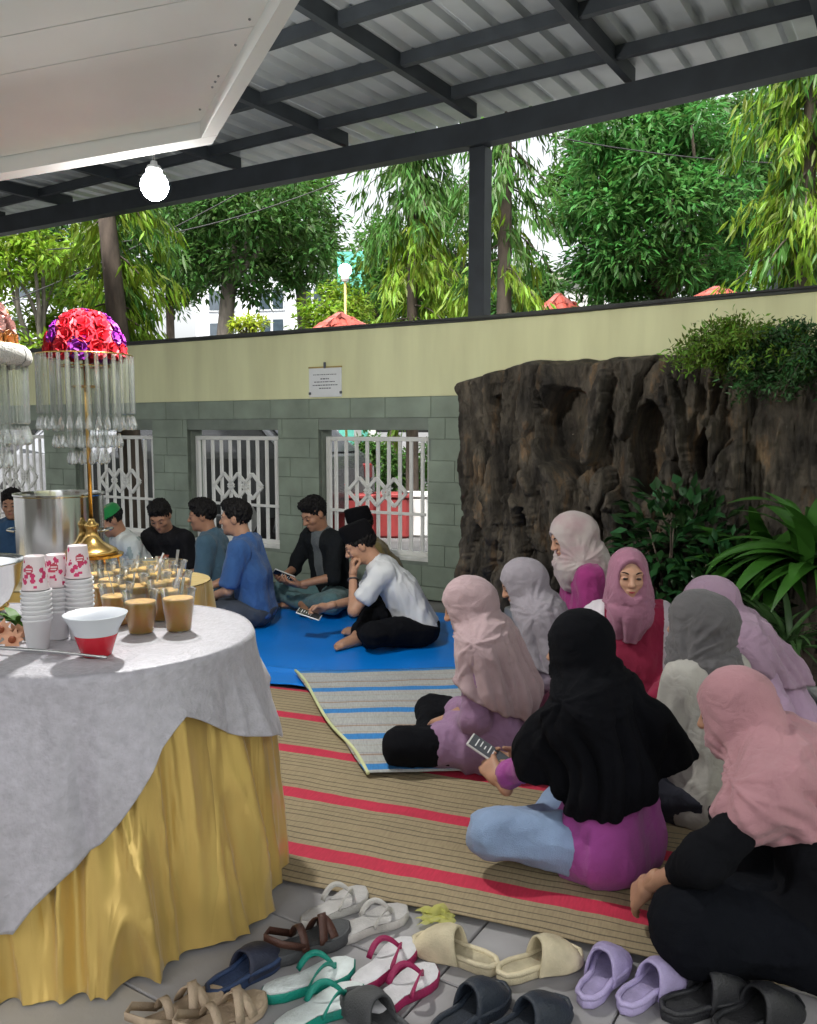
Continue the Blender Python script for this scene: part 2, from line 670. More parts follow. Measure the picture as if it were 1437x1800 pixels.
while z > .02:
    z0 = max(0.0, z - BH)
    t = -.35 - (row % 2) * BW / 2
    while t < TL:
        t1 = t + BW * (1 if (row + int(t * 7)) % 5 else .8)
        for piece in [(t, t1)]:
            spans = [(max(piece[0], -.3), piece[1])]
            zz0, zz1 = z0 + bj / 2, z - bj / 2
            out = []
            for a, b in spans:
                segs = [(a, b)]
                if zz1 > ZS - .03 and zz0 < ZB:
                    for wa, wb in WIN:
                        ns = []
                        for (p, q) in segs:
                            if q <= wa or p >= wb: ns.append((p, q))
                            else:
                                if p < wa: ns.append((p, wa))
                                if q > wb: ns.append((wb, q))
                        segs = ns
                out += segs
            for (a, b) in out:
                if b - a < .03: continue
                if a < 0 < b: a = 0.001
                d = (abs(math.sin(a * 37 + row * 11)) - .5) * .004
                wbox(MB(), a, b, 0, 1, 0, 1)
                mm = MB()
                # ends that face a window opening run flush with the opening
                wbox(mm, a + bj / 2 * (0 if any(abs(a - wb) < 1e-3 for wa, wb in WIN) else 1), b - bj / 2 * (0 if any(abs(b - wa) < 1e-3 for wa, wb in WIN) else 1), zz0, zz1, -.05, .0 + d * .5, bev=.003)
                mm.build('block', grn, wall)
        t = t1
    z = z0
    row += 1
# lintel and reveal faces
for a, b in WIN:
    mm = MB()
    wbox(mm, a - .0, a + .006, ZS - .03, ZB, -TH + .004, -.052)
    wbox(mm, b - .006, b, ZS - .03, ZB, -TH + .004, -.052)
    wbox(mm, a + .006, b - .006, ZB - .004, ZB + .003, -TH + .006, -.012)
    mm.build('window_reveal', mat('reveal_paint', (.19, .22, .185), .8), wall)
wire = MB()
pts = [wp(t, .045, ZT + .012 + .01 * math.sin(t * 2.3)) for t in np.linspace(-4, 8.5, 60)]
wire.tube(pts, .006, 6)
tag(wire.build('cable', mat('cable_black', (.03, .03, .03), .6), smooth=True), 'thin black cable lying along the coping of the boundary wall', 'cable')

# ------------------------------------------------------------------ window grilles
white_p = mat('white_enamel', (.78, .78, .74), .45, var=.06, scale=6)
GL = ['white bar window grille next to the rock wall, behind the men in black caps',
      'white bar window grille behind the two men in blue shirts',
      'white bar window grille behind the red flower lamp and green cap',
      'white bar window grille at the left edge behind the steel pot',
      'white bar window grille at the far left end of the wall']
for k, (a, b) in enumerate(WIN[:4]):
    c = wp((a + b) / 2, -.11, ZS)
    gr = thing('window_grille', GL[k], 'grille', c, math.atan2(-LD[1], -LD[0]), 'white window grilles in the wall')
    w, h = b - a - .03, ZB - ZS - .06
    fr = MB()
    for s in (-1, 1):
        fr.box((s * (w / 2 - .02), 0, h / 2), (.04, .035, h), bev=.003)
    fr.box((0, 0, h - .018), (w - .082, .035, .036), bev=.003)
    fr.box((0, 0, .018), (w - .082, .035, .036), bev=.003)
    fr.build('frame', white_p, gr)
    nb = 9
    bm_ = MB().box((0, 0, 0), (.026, .02, h - .074)).mesh('bar')
    bm_.materials.append(white_p)
    for i in range(nb):
        o = link('bar', bm_, gr)
        o.location = (-w / 2 + .04 + (i + .5) * (w - .08) / nb, 0, h / 2)
    zc = h * .53
    for dx in (-.17, 0, .17):
        dm = MB()
        r = .115
        q = [(dx - r, zc), (dx, zc + r), (dx + r, zc), (dx, zc - r)]
        for p, q2 in zip(q, q[1:] + q[:1]):
            dm.bar((p[0], -.024, p[1]), (q2[0], -.024, q2[1]), .026, .02, up=(0, 1, 0))
        dm.build('diamond', white_p, gr)
    MB().box((0, -.024, zc - .17), (w - .1, .016, .024)).build('rail', white_p, gr)
    MB().box((0, .02, -.017), (b - a - .004, .20, .034), bev=.006).build('sill', mat('sill_white', (.72, .72, .68), .6), gr)

# ------------------------------------------------------------------ plaque
pc = wp(1.32, .02, 0)
tt = 1.40
sg = thing('wall_notice', 'small white printed notice fixed on the yellow wall band above the windows', 'sign', wp(tt, .006, 1.632), math.atan2(-LD[1], -LD[0]))
MB().box((0, -.006, .12), (.33, .012, .24), bev=.002).build('board', mat('sign_white', (.78, .80, .80), .5, var=.03), sg)
ink = mat('ink', (.09, .1, .12), .7)
for i, (wd, zz, hh) in enumerate([(.24, .185, .006), (.09, .150, .009), (.22, .125, .007), (.25, .098, .008), (.12, .072, .008)]):
    tx = MB()
    x = -wd / 2
    while x < wd / 2 - .008:
        ww = random.uniform(.008, .03)
        tx.box((min(x + ww / 2, wd / 2), -.0128, zz), (ww, .0012, hh))
        x += ww + .006
    tx.build('text_line', ink, sg)
MB().box((0, -.008, .246), (.335, .014, .012)).build('wooden_strip', mat('strip_wood', (.42, .32, .10), .7), sg)
for x, zz, hh in ((-.155, .03, .022), (.16, .035, .022), (0, .262, .05)):
    MB().box((x, -.014, zz), (.022, .012, hh), bev=.003).build('clip', ink, sg)

# ------------------------------------------------------------------ artificial rock wall
def ridge_(p):
    return (1 - np.abs(2 * vnoise(p) - 1)) ** 2 * .7 + .3 * (1 - np.abs(2 * vnoise(p * 2.3 + 5) - 1)) ** 2


def rock_field(S, Zz):
    O = S * 0
    rg = np.random.default_rng(5)
    wx = S + .16 * (fbm(np.stack([S * 1.8, Zz * 1.3, O + 9], -1), 3) - .5) + .07 * (fbm(np.stack([S * 7, Zz * 4, O + 1], -1), 3) - .5) + .02 * (fbm(np.stack([S * 26, Zz * 20, O + 1], -1), 2) - .5)
    wz = Zz + .30 * (fbm(np.stack([S * 4, Zz * 1.2, O + 5], -1), 2) - .5)
    dep = .02 + .05 * fbm(np.stack([S * 3, Zz * 1.3, O + 3], -1), 4)
    n = 0
    while n < 120:
        s0, z0 = rg.uniform(-.15, 2.02), rg.uniform(-.1, 1.8)
        n += 1
        if .52 < s0 < .92 and .98 < z0 < 1.58 and n % 6: continue          # the deep hollow
        if 1.20 < s0 < 1.42 and .8 < z0 < 1.45 and n % 5: continue
        w, hh, sl = rg.uniform(.028, .095) * (1.7 if n < 45 else .75), rg.uniform(.16, .62), rg.normal(0, .13)
        d0 = rg.uniform(.05, .34)
        x = (wx - s0 - sl * (wz - z0)) / w
        x = np.where(x < 0, x * .8, x * 1.35)                     # one steep flank, one gentle
        q = np.abs(x) ** 2.2 + np.abs((wz - z0) / hh) ** 4
        face = .86 + rg.uniform(-.16, .16) * x + rg.uniform(-.12, .12) * (wz - z0) / hh
        pad = np.where(q < 1, d0 * np.clip(1 - q, 0, 1) ** .13 * face + .01, 0)
        dep = np.maximum(dep, pad)
    dep = dep + .20
    for hs_, hz_, ha, hb in ((.90, 1.32, .19, .30), (1.44, 1.18, .11, .32), (.41, 1.42, .09, .12), (.62, .62, .05, .22), (1.12, .72, .06, .18), (1.78, 1.25, .06, .2)):
        q = ((wx - hs_) / ha) ** 2 + ((wz - hz_) / hb) ** 2
        dep = np.where(q < 1, dep * (.05 + .95 * sstep(.72, 1.0, q)), dep)
    for n in range(230):                                    # thin splinters lying on the slabs
        s0, z0 = rg.uniform(-.1, 2.0), rg.uniform(-.05, 1.75)
        w, hh, sl = rg.uniform(.010, .034), rg.uniform(.06, .34), rg.normal(0, .16)
        x = (wx - s0 - sl * (wz - z0)) / w
        q = np.abs(x) ** 3 + np.abs((wz - z0) / hh) ** 4
        dep = dep + np.where(q < 1, rg.uniform(-.035, .05) * np.clip(1 - q, 0, 1) ** .2 * (1 + .3 * x), 0) * sstep(.03, .1, dep)
    rp = 0
    for z0, z1, s0, s1, d0 in [(1.45, 1.80, 1.95, 2.6, .22), (1.42, 1.78, 2.62, 3.5, .28), (1.12, 1.41, 1.92, 2.55, .16), (1.10, 1.40, 2.57, 3.6, .24),
                               (.72, 1.09, 1.95, 2.22, .24), (.70, 1.08, 2.24, 2.42, .17), (.95, 1.09, 2.45, 3.5, .29), (.62, .93, 2.46, 2.95, .33), (.60, .92, 2.97, 3.6, .28), (0, .58, 1.98, 2.7, .3), (0, .58, 2.7, 3.6, .33), (0, .68, 1.96, 2.4, .22)]:
        cx, cz, hw, hz = (s0 + s1) / 2, (z0 + z1) / 2, (s1 - s0) / 2, (z1 - z0) / 2
        q = np.abs((wx - cx) / hw) ** 7 + np.abs((wz - cz) / hz) ** 6
        pad = (.14 + d0 + .05 * (fbm(np.stack([S * 6, Zz * 9, S * 0 + 2], -1), 3) - .5)) * np.clip(1 - q, 0, 1) ** .35
        dep = np.where(S > 1.9, np.maximum(np.where(S > 1.98, np.minimum(dep, .2), dep), pad), dep)
    dep += .06 * (ridge_(np.stack([S * 15 + wx, Zz * 3.2, S * 0], -1)) - .5) * sstep(.02, .12, dep) + .034 * (fbm(np.stack([S * 34, Zz * 13, S * 0], -1), 3) - .5) + .02 * (ridge_(np.stack([S * 55, Zz * 12, S * 0 + 3], -1)) - .5)
    return dep


ns, nz = 560, 260
ss = np.linspace(.03, 3.9, ns)
tz = np.linspace(0, 1, nz)
S, T = np.meshgrid(ss, tz, indexing='ij')
top = 1.74 + .10 * sstep(-.1, .6, S) + .05 * (fbm(np.stack([S * 7, S * 0, S * 0], -1), 3) - .5)
Zz = T * top
dep = rock_field(S, Zz)
rnd = np.clip((1 - T) / .03, 0, 1) ** .5 * np.clip((S - .03) / .05, 0, 1) ** .5
dep = dep * rnd + .002
left = .04 * (fbm(np.stack([Zz * 6, Zz * 0, Zz * 0 + 4], -1), 3) - .5) * np.clip(1 - (S - .03) / .3, 0, 1)
V = B0[None, None] + RD[None, None] * (S + left)[..., None] + RN[None, None] * dep[..., None] + Z3 * Zz[..., None]
# along the left run for s<0 the rock hugs the wall too
idx = np.arange(ns * nz).reshape(ns, nz)
F = np.stack([idx[:-1, :-1], idx[1:, :-1], idx[1:, 1:], idx[:-1, 1:]], -1).reshape(-1, 4)
rock_m = mat('rock', (.235, .205, .16), .9, var=.3, scale=5, bump=.9, bscale=35, col2=(.040, .036, .031), stretch=(1, 1, .45), detail=8)
nt = rock_m.node_tree
bs = nt.nodes['Principled BSDF']
tcn = nt.nodes.new('ShaderNodeTexCoord')
mpn = nt.nodes.new('ShaderNodeMapping')
mpn.inputs['Scale'].default_value = (1, 1, .32)
nt.links.new(tcn.outputs['Object'], mpn.inputs[0])
st = nt.nodes.new('ShaderNodeTexNoise')               # tan and rusty mineral streaks
st.inputs['Scale'].default_value = 7
st.inputs['Detail'].default_value = 10
st.inputs['Roughness'].default_value = .68
nt.links.new(mpn.outputs[0], st.inputs['Vector'])
cr = nt.nodes.new('ShaderNodeValToRGB')
el = cr.color_ramp.elements
el[0].position = .38; el[0].color = (.45, .44, .44, 1)
el[1].position = .72; el[1].color = (2.2, 1.9, 1.45, 1)
e = el.new(.54); e.color = (.95, .92, .88, 1)
e = el.new(.62); e.color = (1.5, 1.15, .85, 1)
nt.links.new(st.outputs['Fac'], cr.inputs[0])
mx = nt.nodes.new('ShaderNodeMix'); mx.data_type = 'RGBA'; mx.blend_type = 'MULTIPLY'; mx.inputs[0].default_value = 1
src = bs.inputs['Base Color'].links[0].from_socket
nt.links.new(src, mx.inputs[6]); nt.links.new(cr.outputs[0], mx.inputs[7])
nt.links.new(mx.outputs[2], bs.inputs['Base Color'])
cg = nt.nodes.new('ShaderNodeTexNoise')
cg.inputs['Scale'].default_value = 22; cg.inputs['Detail'].default_value = 10; cg.inputs['Roughness'].default_value = .72
nt.links.new(mpn.outputs[0], cg.inputs['Vector'])
bp2 = nt.nodes.new('ShaderNodeBump'); bp2.inputs['Strength'].default_value = 1.0; bp2.inputs['Distance'].default_value = .05
nt.links.new(cg.outputs['Fac'], bp2.inputs['Height'])
nt.links.new(bs.inputs['Normal'].links[0].from_socket, bp2.inputs['Normal'])
nt.links.new(bp2.outputs[0], bs.inputs['Normal'])
rk = obj('rock_wall', V.reshape(-1, 3), F, rock_m)
tag(rk, 'dark craggy artificial rock relief with bark like ridges against the wall', 'rock wall')

# ------------------------------------------------------------------ carport roof
roof = thing('carport_roof', 'corrugated metal carport roof on black steel beams over the courtyard', 'roof')
steel = mat('dark_steel', (.035, .042, .05), .5, var=.15, scale=5, spec=.4)
zb0 = 3.43                                   # underside of the eaves beam
bw = MB()
bw.bar(B0 + LD * -.02 + Z3 * (zb0 + .085), B0 + LD * 8.5 + Z3 * (zb0 + .085), .11, .17)
bw.build('eaves_beam', steel, roof)
bw = MB()
bw.bar(B0 + RD * -.02 + Z3 * (zb0 + .086), B0 + RD * 4.5 + Z3 * (zb0 + .086), .11, .17)
bw.build('eaves_beam', steel, roof)
for t in (.0, 4.05):
    c = B0 + LD * (t + .02) + LN * -.05
    if t > 1: continue
    MB().box((c[0], c[1], (ZT + .03 + zb0) / 2), (.13, .13, zb0 - ZT - .03), rz=ROTU, bev=.006).build('post', steel, roof)
SLOPE = .03


def rp(u, v, dz=0.0):
    p = B0 + UU * u + VV * v
    return np.array((p[0], p[1], zb0 + .17 + SLOPE * v + dz))


V0 = -8.0
for u in np.arange(-8.1, 4.2, 1.15):
    u = u + .02
    v1 = (-.05 if u < 0 else -.02) 
    MB().bar(rp(u, V0, .07), rp(u, v1, .07), .05, .10).build('rafter', steel, roof)
for k, v in enumerate([-.42, -1.07, -1.72, -2.37, -3.02, -3.67, -4.32, -4.97, -5.62, -6.27, -6.92, -7.57]):
    MB().bar(rp(-8.3, v, .08), rp(4.6, v, .08), .045, .075).build('purlin', steel, roof)
sheet_m = mat('roof_sheet', (.52, .55, .56), .42, metal=.35, var=.10, scale=2.2, bump=.05, bscale=12)
SW = .80
prof = []
for k in range(4):
    b = k * .2
    prof += [(b, 0), (b + .115, 0), (b + .13, .045), (b + .185, .045)]
prof.append((.80, 0))
pv, pf = [], []
for vi, v in enumerate((V0, .35)):
    for (x, h_) in prof:
        pv.append((x, v, h_))
n = len(prof)
for i in range(n - 1):
    pf.append((i, i + 1, n + i + 1, n + i))
M4 = Matrix(((UU[0], VV[0], 0, 0), (UU[1], VV[1], 0, 0), (0, SLOPE, 1, 0), (0, 0, 0, 1)))
shm = MB().add(pv, pf).mesh('roof_sheet')
shm.transform(M4)
shm.materials.append(sheet_m)
for k in range(16):
    o = link('roof_sheet', shm, roof)
    p = rp(-8.3 + k * SW, 0, .125)
    o.location = (p[0], p[1], p[2] + (.001 if k % 2 else 0))

# ------------------------------------------------------------------ white canopy panel at the upper left
C0 = at(372, 240, 3.05)
C1 = at(520, -6, 2.45)
C2 = at(0, 305, 3.15)
ex = (C0 - C2); ex /= np.linalg.norm(ex)          # to the right along the far edge
ey = (C1 - C0)                                     # towards the camera along the right edge
ny = np.cross(ex, ey); ny /= np.linalg.norm(ny)
if ny[2] < 0: ny = -ny
eyn = ey / np.linalg.norm(ey)
can = thing('canopy_panel', 'white panelled canopy hanging over the table at the upper left', 'canopy')
cw = mat('canopy_white', (.78, .81, .80), .9, var=.03, scale=3, spec=.1)
LX, LY = 2.3, 2.0


def cpnt(a, b, c=0.0):
    """a metres left of the far right corner, b metres towards the camera, c along the normal"""
    return C0 - ex * a + eyn * b + ny * c


def cbox(mb, a0, a1, b0, b1, c0, c1):
    V = [cpnt(a, b, c) for a in (a0, a1) for b in (b0, b1) for c in (c0, c1)]
    return mb.add(V, [(0, 1, 3, 2), (4, 6, 7, 5), (0, 4, 5, 1), (2, 3, 7, 6), (0, 2, 6, 4), (1, 5, 7, 3)])


pb = [.065, .58, .60 + .17, 1.3, 1.93]
for b0, b1 in zip(pb[:-1], pb[1:]):
    cbox(MB(), .06, LX, b0 + .002, b1 - .002, .03, .05).build('panel', cw, can)
cbox(MB(), 0, LX, 0, .06, -.03, .055).build('rim', cw, can)
cbox(MB(), .001, .06, .062, LY, -.03, .055).build('rim', cw, can)
rv = mat('rivet', (.25, .26, .27), .4, metal=.6)
for b in (.15, .28, .31, .34, .5, .62, .75):
    p = cpnt(.09, b, .028)
    MB().sphere(p + ny * .002, .0045, 8, 5).build('rivet', rv, can)
q = cpnt(LX - .05, .1)
MB().tube([(q[0], q[1], 0), (q[0], q[1], q[2] + .02)], .025, 10).build('post', cw, can, smooth=True)
q = cpnt(LX - .05, 1.9)
MB().tube([(q[0], q[1], 0), (q[0], q[1], q[2] + .02)], .025, 10).build('post', cw, can, smooth=True)

# ------------------------------------------------------------------ unseen wall and door added behind the camera to block light from there
hs = thing('rear_light_blocker', 'unseen plastered house front added behind the camera to hold back light', 'building')
hc = B0 + VV * -10.5
MB().box((hc[0], hc[1], 1.75), (14, .2, 3.5), rz=ROTU).build('wall', mat('plaster', (.42, .40, .36), .85, var=.1), hs)
MB().box((hc[0] + VV[0] * .12, hc[1] + VV[1] * .12, 1.05), (1.6, .06, 2.1), rz=ROTU).build('door', mat('door_wood', (.16, .09, .05), .6), hs)

sw = thing('side_light_blocker', 'unseen wall added beyond the planted bed to darken the right side', 'wall')  # added out of view, cuts the light coming in from the right
MB().bar((3.3, -4.0, .85), (4.05, 3.75, .85), .18, 1.7).build('lower_band', grn, sw)
MB().bar((3.3, -4.0, 2.15), (4.05, 3.75, 2.15), .17, .9).build('upper_band', yel, sw)

# ------------------------------------------------------------------ the bulb
bc = at(272, 327, 3.285)
bl = thing('light_bulb', 'glowing white light bulb hanging on a wire under the roof', 'light bulb', bc)
glow = mat('bulb_glow', (1, 1, 1), .4, emit=(1.0, .98, .93), estr=560)
MB().lathe([(0, -.052), (.02, -.05), (.038, -.038), (.05, -.016), (.053, 0), (.049, .02), (.038, .038), (.028, .048)], 24).build('globe', glow, bl, smooth=True)
MB().lathe([(.029, .047), (.031, .06), (.024, .075), (.014, .078), (.013, .092), (0.0, .094)], 20).build('socket', mat('socket_grey', (.35, .35, .36), .5), bl, smooth=True)
zz = 3.58 - bc[2]
MB().tube([(0, 0, .09), (.003, .0, zz * .5), (0, 0, zz)], .003, 6).build('wire', mat('cable_black', (0, 0, 0)), bl)

# ------------------------------------------------------------------ mats on the floor
def sheet(name, label, cat, P00, P10, P11, P01, m, z, nu=60, nv=40, wav=.006, seed=0, group=None, curl=None):
    """quad sheet; local x along P00->P10, y along P00->P01; thickness 4 mm"""
    P00, P10, P11, P01 = [np.array(p, float)[:2] for p in (P00, P10, P11, P01)]
    o_ = P00
    dx = (P10 - P00); Lx = np.linalg.norm(dx); dx /= Lx
    a = math.atan2(dx[1], dx[0])
    u, v = np.meshgrid(np.linspace(0, 1, nu), np.linspace(0, 1, nv), indexing='ij')
    W = (P00 * ((1 - u) * (1 - v))[..., None] + P10 * (u * (1 - v))[..., None] + P11 * (u * v)[..., None] + P01 * ((1 - u) * v)[..., None])
    L = W - o_
    x = L[..., 0] * math.cos(a) + L[..., 1] * math.sin(a)
    y = -L[..., 0] * math.sin(a) + L[..., 1] * math.cos(a)
    hgt = wav * (fbm(np.stack([x * 3.1 + seed, y * 3.1, x * 0 + seed], -1), 3)) * 2
    if curl: hgt = hgt + curl(u, v)
    e = .015 * (fbm(np.stack([x * 2 + seed, y * 2, x * 0 + 7 + seed], -1), 2) - .5)
    x, y = x + e, y - e
    Vt = np.stack([x, y, hgt + .004], -1).reshape(-1, 3)
    Vb = np.stack([x, y, hgt], -1).reshape(-1, 3)
    idx = np.arange(nu * nv).reshape(nu, nv)
    F = np.stack([idx[:-1, :-1], idx[1:, :-1], idx[1:, 1:], idx[:-1, 1:]], -1).reshape(-1, 4)
    n = nu * nv
    rim = list(idx[:, 0]) + list(idx[-1, 1:]) + list(idx[-2::-1, -1]) + list(idx[0, -2:0:-1])
    Fr = np.array([(rim[(i + 1) % len(rim)], rim[i], rim[i] + n, rim[(i + 1) % len(rim)] + n) for i in range(len(rim))])
    FF = np.concatenate([F, F[:, ::-1] + n, Fr])
    o = obj(name, np.concatenate([Vt, Vb]), FF, m)
    o.location = (o_[0], o_[1], z)
    o.rotation_euler = (0, 0, a)
    tag(o, label, cat, group)
    return o


red = (.46, .02, .055)
dk = (.10, .08, .05)
tan = (.285, .228, .135)
tan_stops = []
for q in (.03, .115, .20, .29):
    tan_stops.append((q, .014, dk))
tan_stops.append((.36, .19, red))
for q in (.62, .71, .80, .90):
    tan_stops.append((q, .014, dk))
tan_m = stripe_mat('tan_mat', 1, .365, tan_stops, tan)
n0, n1 = gp(470, 1548), gp(1170, 1700)
dd = (n1 - n0); dd /= np.linalg.norm(dd)
pn = np.array((-dd[1], dd[0], 0))
sheet('woven_mat', 'tan woven floor mat with red stripes and dark thin lines', 'mat', n0 - dd * 1.3, n0 + dd * 2.1, n0 + dd * 2.1 + pn * 1.62, n0 - dd * 1.3 + pn * 1.62, tan_m, .012, 90, 60, .006, 2,
      curl=lambda u, v: .014 * np.exp(-((v - .62) / .03) ** 2) * sstep(.25, .4, u) * (1 - sstep(.48, .6, u)))
blue_m = mat('blue_tarp', (.0, .20, .72), .38, var=.08, scale=2, bump=.2, bscale=9, spec=.5)
t0, t1 = gp(440, 1247), gp(1000, 1300)
q0 = gp(445, 1235)
sheet('tarpaulin', 'bright blue plastic tarpaulin spread under the men', 'tarpaulin', q0 + np.array((-2.4, 1.2, 0)), q0 + np.array((1.75, -.35, 0)), q0 + np.array((2.0, 1.5, 0)), q0 + np.array((-2.3, 3.6, 0)), blue_m, .003, 110, 80, .005, 5,
      curl=lambda u, v: .012 * np.exp(-((v - .10 - .03 * u) / .012) ** 2) + .008 * np.exp(-((u - .62 - .1 * v) / .02) ** 2))
bl_ = (.03, .20, .50)
lt = (.37, .38, .37)
bw_m = stripe_mat('blue_white_mat', 1, .33, [(.06, .19, bl_), (.30, .02, (.32, .28, .22)), (.52, .05, (.30, .22, .17)), (.60, .012, (.2, .2, .2)), (.85, .02, (.34, .31, .25))], lt, wob=.016, weave=.3)
bTL, bBL = gp(520, 1193), gp(645, 1378)
bTR = bTL + np.array((1.55, .14, 0))
sheet('striped_mat', 'pale floor mat with blue stripes lying over the tarpaulin edge', 'mat', bBL, bBL + np.array((1.45, .12, 0)), bTR, bTL, bw_m, .034, 60, 50, .006, 9)
ed = MB()
pe = [bTL + (bBL - bTL) * t + np.array((.012 * math.sin(t * 9), 0, .047 + .004 * math.sin(t * 17))) for t in np.linspace(0, 1, 24)]
tag(ed.tube(pe, .008, 6).build('edge_binding', mat('edge_green', (.62, .66, .36), .8), smooth=True), 'pale green cloth binding along the left edge of the striped mat', 'binding')
# ------------------------------------------------------------------ implicit-surface figures
class Field:
    def __init__(s, lo, hi, res):
        s.res = res
        s.lo = np.array(lo, np.float32)
        n = np.ceil((np.array(hi) - np.array(lo)) / res).astype(int) + 1
        s.n = n
        s.g = np.full(n, 0.5, np.float32)
        s.ax = [(s.lo[i] + res * np.arange(n[i])).astype(np.float32) for i in range(3)]

    def _sl(s, lo, hi):
        a = np.clip(np.floor((np.array(lo) - s.lo) / s.res).astype(int), 0, s.n - 1)
        b = np.clip(np.ceil((np.array(hi) - s.lo) / s.res).astype(int) + 1, 1, s.n)
        return tuple(slice(a[i], b[i]) for i in range(3))

    def _xyz(s, sl, c):
        return (s.ax[0][sl[0]][:, None, None] - c[0], s.ax[1][sl[1]][None, :, None] - c[1], s.ax[2][sl[2]][None, None, :] - c[2])

    def _blend(s, sl, d, k):
        g = s.g[sl]
        h = np.clip(.5 + .5 * (g - d) / k, 0, 1)
        s.g[sl] = g + (d - g) * h - k * h * (1 - h)

    def cone(s, a, b, r1, r2, k=.03, capb=False, capa=False):
        a, b = np.array(a, float), np.array(b, float)
        m = k + 3 * s.res
        sl = s._sl(np.minimum(a - r1, b - r2) - m, np.maximum(a + r1, b + r2) + m)
        if any(q.stop <= q.start for q in sl): return s
        x, y, z = s._xyz(sl, a)
        ba = b - a
        L2 = max(float(ba @ ba), 1e-8)
        pr = (x * ba[0] + y * ba[1] + z * ba[2]) / L2
        h = np.clip(pr, 0, 1)
        d = np.sqrt((x - h * ba[0]) ** 2 + (y - h * ba[1]) ** 2 + (z - h * ba[2]) ** 2) - (r1 + (r2 - r1) * h)
        if capb: d = np.maximum(d, (pr - 1) * math.sqrt(L2))
        if capa: d = np.maximum(d, -pr * math.sqrt(L2))
        s._blend(sl, d, k)
        return s

    def _ell(s, c, r, Rm, m):
        r = np.array(r, float)
        Rm = np.eye(3) if Rm is None else np.array(Rm)
        ext = np.sqrt(((Rm * r[None]) ** 2).sum(1))
        sl = s._sl(np.array(c) - ext - m, np.array(c) + ext + m)
        x, y, z = s._xyz(sl, c)
        q = [x * Rm[0, i] + y * Rm[1, i] + z * Rm[2, i] for i in range(3)]
        k0 = np.sqrt(sum((q[i] / r[i]) ** 2 for i in range(3)))
        k1 = np.sqrt(sum((q[i] / r[i] ** 2) ** 2 for i in range(3))) + 1e-6
        return sl, k0 * (k0 - 1) / k1

    def ell(s, c, r, Rm=None, k=.02):
        sl, d = s._ell(c, r, Rm, k + 3 * s.res)
        s._blend(sl, d, k)
        return s

    def sub_ell(s, c, r, Rm=None, k=.01):
        sl, d = s._ell(c, r, Rm, k + 3 * s.res)
        g = s.g[sl]
        h = np.clip(.5 - .5 * (g + d) / k, 0, 1)
        s.g[sl] = g + (-d - g) * h + k * h * (1 - h)
        return s

    def cut(s, p, n, k=.0):
        """remove everything on the side n points to"""
        n = np.array(n, float); n /= np.linalg.norm(n)
        x, y, z = s._xyz((slice(None),) * 3, p)
        d = x * n[0] + y * n[1] + z * n[2]
        s.g = np.maximum(s.g, d.astype(np.float32))
        return s

    def mesh(s, smooth=1):
        g = s.g
        g[0] = g[-1] = .5; g[:, 0] = g[:, -1] = .5; g[:, :, 0] = g[:, :, -1] = .5
        n = np.array(g.shape)
        sg = g < 0
        cnt = np.zeros(n - 1, np.int8)
        for i in (0, 1):
            for j in (0, 1):
                for k in (0, 1):
                    cnt += sg[i:n[0] - 1 + i, j:n[1] - 1 + j, k:n[2] - 1 + k]
        act = (cnt > 0) & (cnt < 8)
        ci = np.argwhere(act)
        if len(ci) == 0: return np.zeros((0, 3)), np.zeros((0, 4), int)
        vid = np.full(n - 1, -1, np.int64)
        vid[tuple(ci.T)] = np.arange(len(ci))
        acc = np.zeros((len(ci), 3), np.float64)
        w = np.zeros(len(ci))
        cor = [(i, j, k) for i in (0, 1) for j in (0, 1) for k in (0, 1)]
        val = {c: g[ci[:, 0] + c[0], ci[:, 1] + c[1], ci[:, 2] + c[2]] for c in cor}
        for c in cor:
            for ax in range(3):
                if c[ax]: continue
                d = list(c); d[ax] = 1; d = tuple(d)
                va, vb = val[c], val[d]
                x = (va < 0) != (vb < 0)
                t = np.where(x, va / np.where(x, va - vb, 1), 0)
                p = np.tile(np.array(c, float), (len(ci), 1))
                p[:, ax] += t
                acc += p * x[:, None]
                w += x
        V = s.lo + (ci + acc / w[:, None]) * s.res
        Fs = []
        for ax in range(3):
            a = sg[tuple(slice(0, -1) if q == ax else slice(None) for q in range(3))]
            b = sg[tuple(slice(1, None) if q == ax else slice(None) for q in range(3))]
            o1, o2 = [q for q in range(3) if q != ax]
            for flip, mk in ((False, a & ~b), (True, ~a & b)):
                e = np.argwhere(mk)
                e = e[(e[:, o1] > 0) & (e[:, o2] > 0) & (e[:, o1] < n[o1] - 1) & (e[:, o2] < n[o2] - 1)]
                if not len(e): continue
                q = []
                for (d1, d2) in ((-1, -1), (0, -1), (0, 0), (-1, 0)):
                    c = e.copy(); c[:, o1] += d1; c[:, o2] += d2
                    q.append(vid[tuple(c.T)])
                q = np.stack(q, 1)
                if flip != (ax == 1): q = q[:, ::-1]
                Fs.append(q)
        F = np.concatenate(Fs)
        F = F[(F >= 0).all(1)]
        for _ in range(smooth):
            V = lap(V, F, .5)
        return V, F


def lap(V, F, f):
    acc = np.zeros_like(V); c = np.zeros(len(V))
    k = F.shape[1]
    for i in range(k):
        j = (i + 1) % k
        for q in range(3):
            acc[:, q] += np.bincount(F[:, i], V[F[:, j], q], len(V)) + np.bincount(F[:, j], V[F[:, i], q], len(V))
        c += np.bincount(F[:, i], minlength=len(V)) + np.bincount(F[:, j], minlength=len(V))
    return V + f * (acc / np.maximum(c, 1)[:, None] - V)


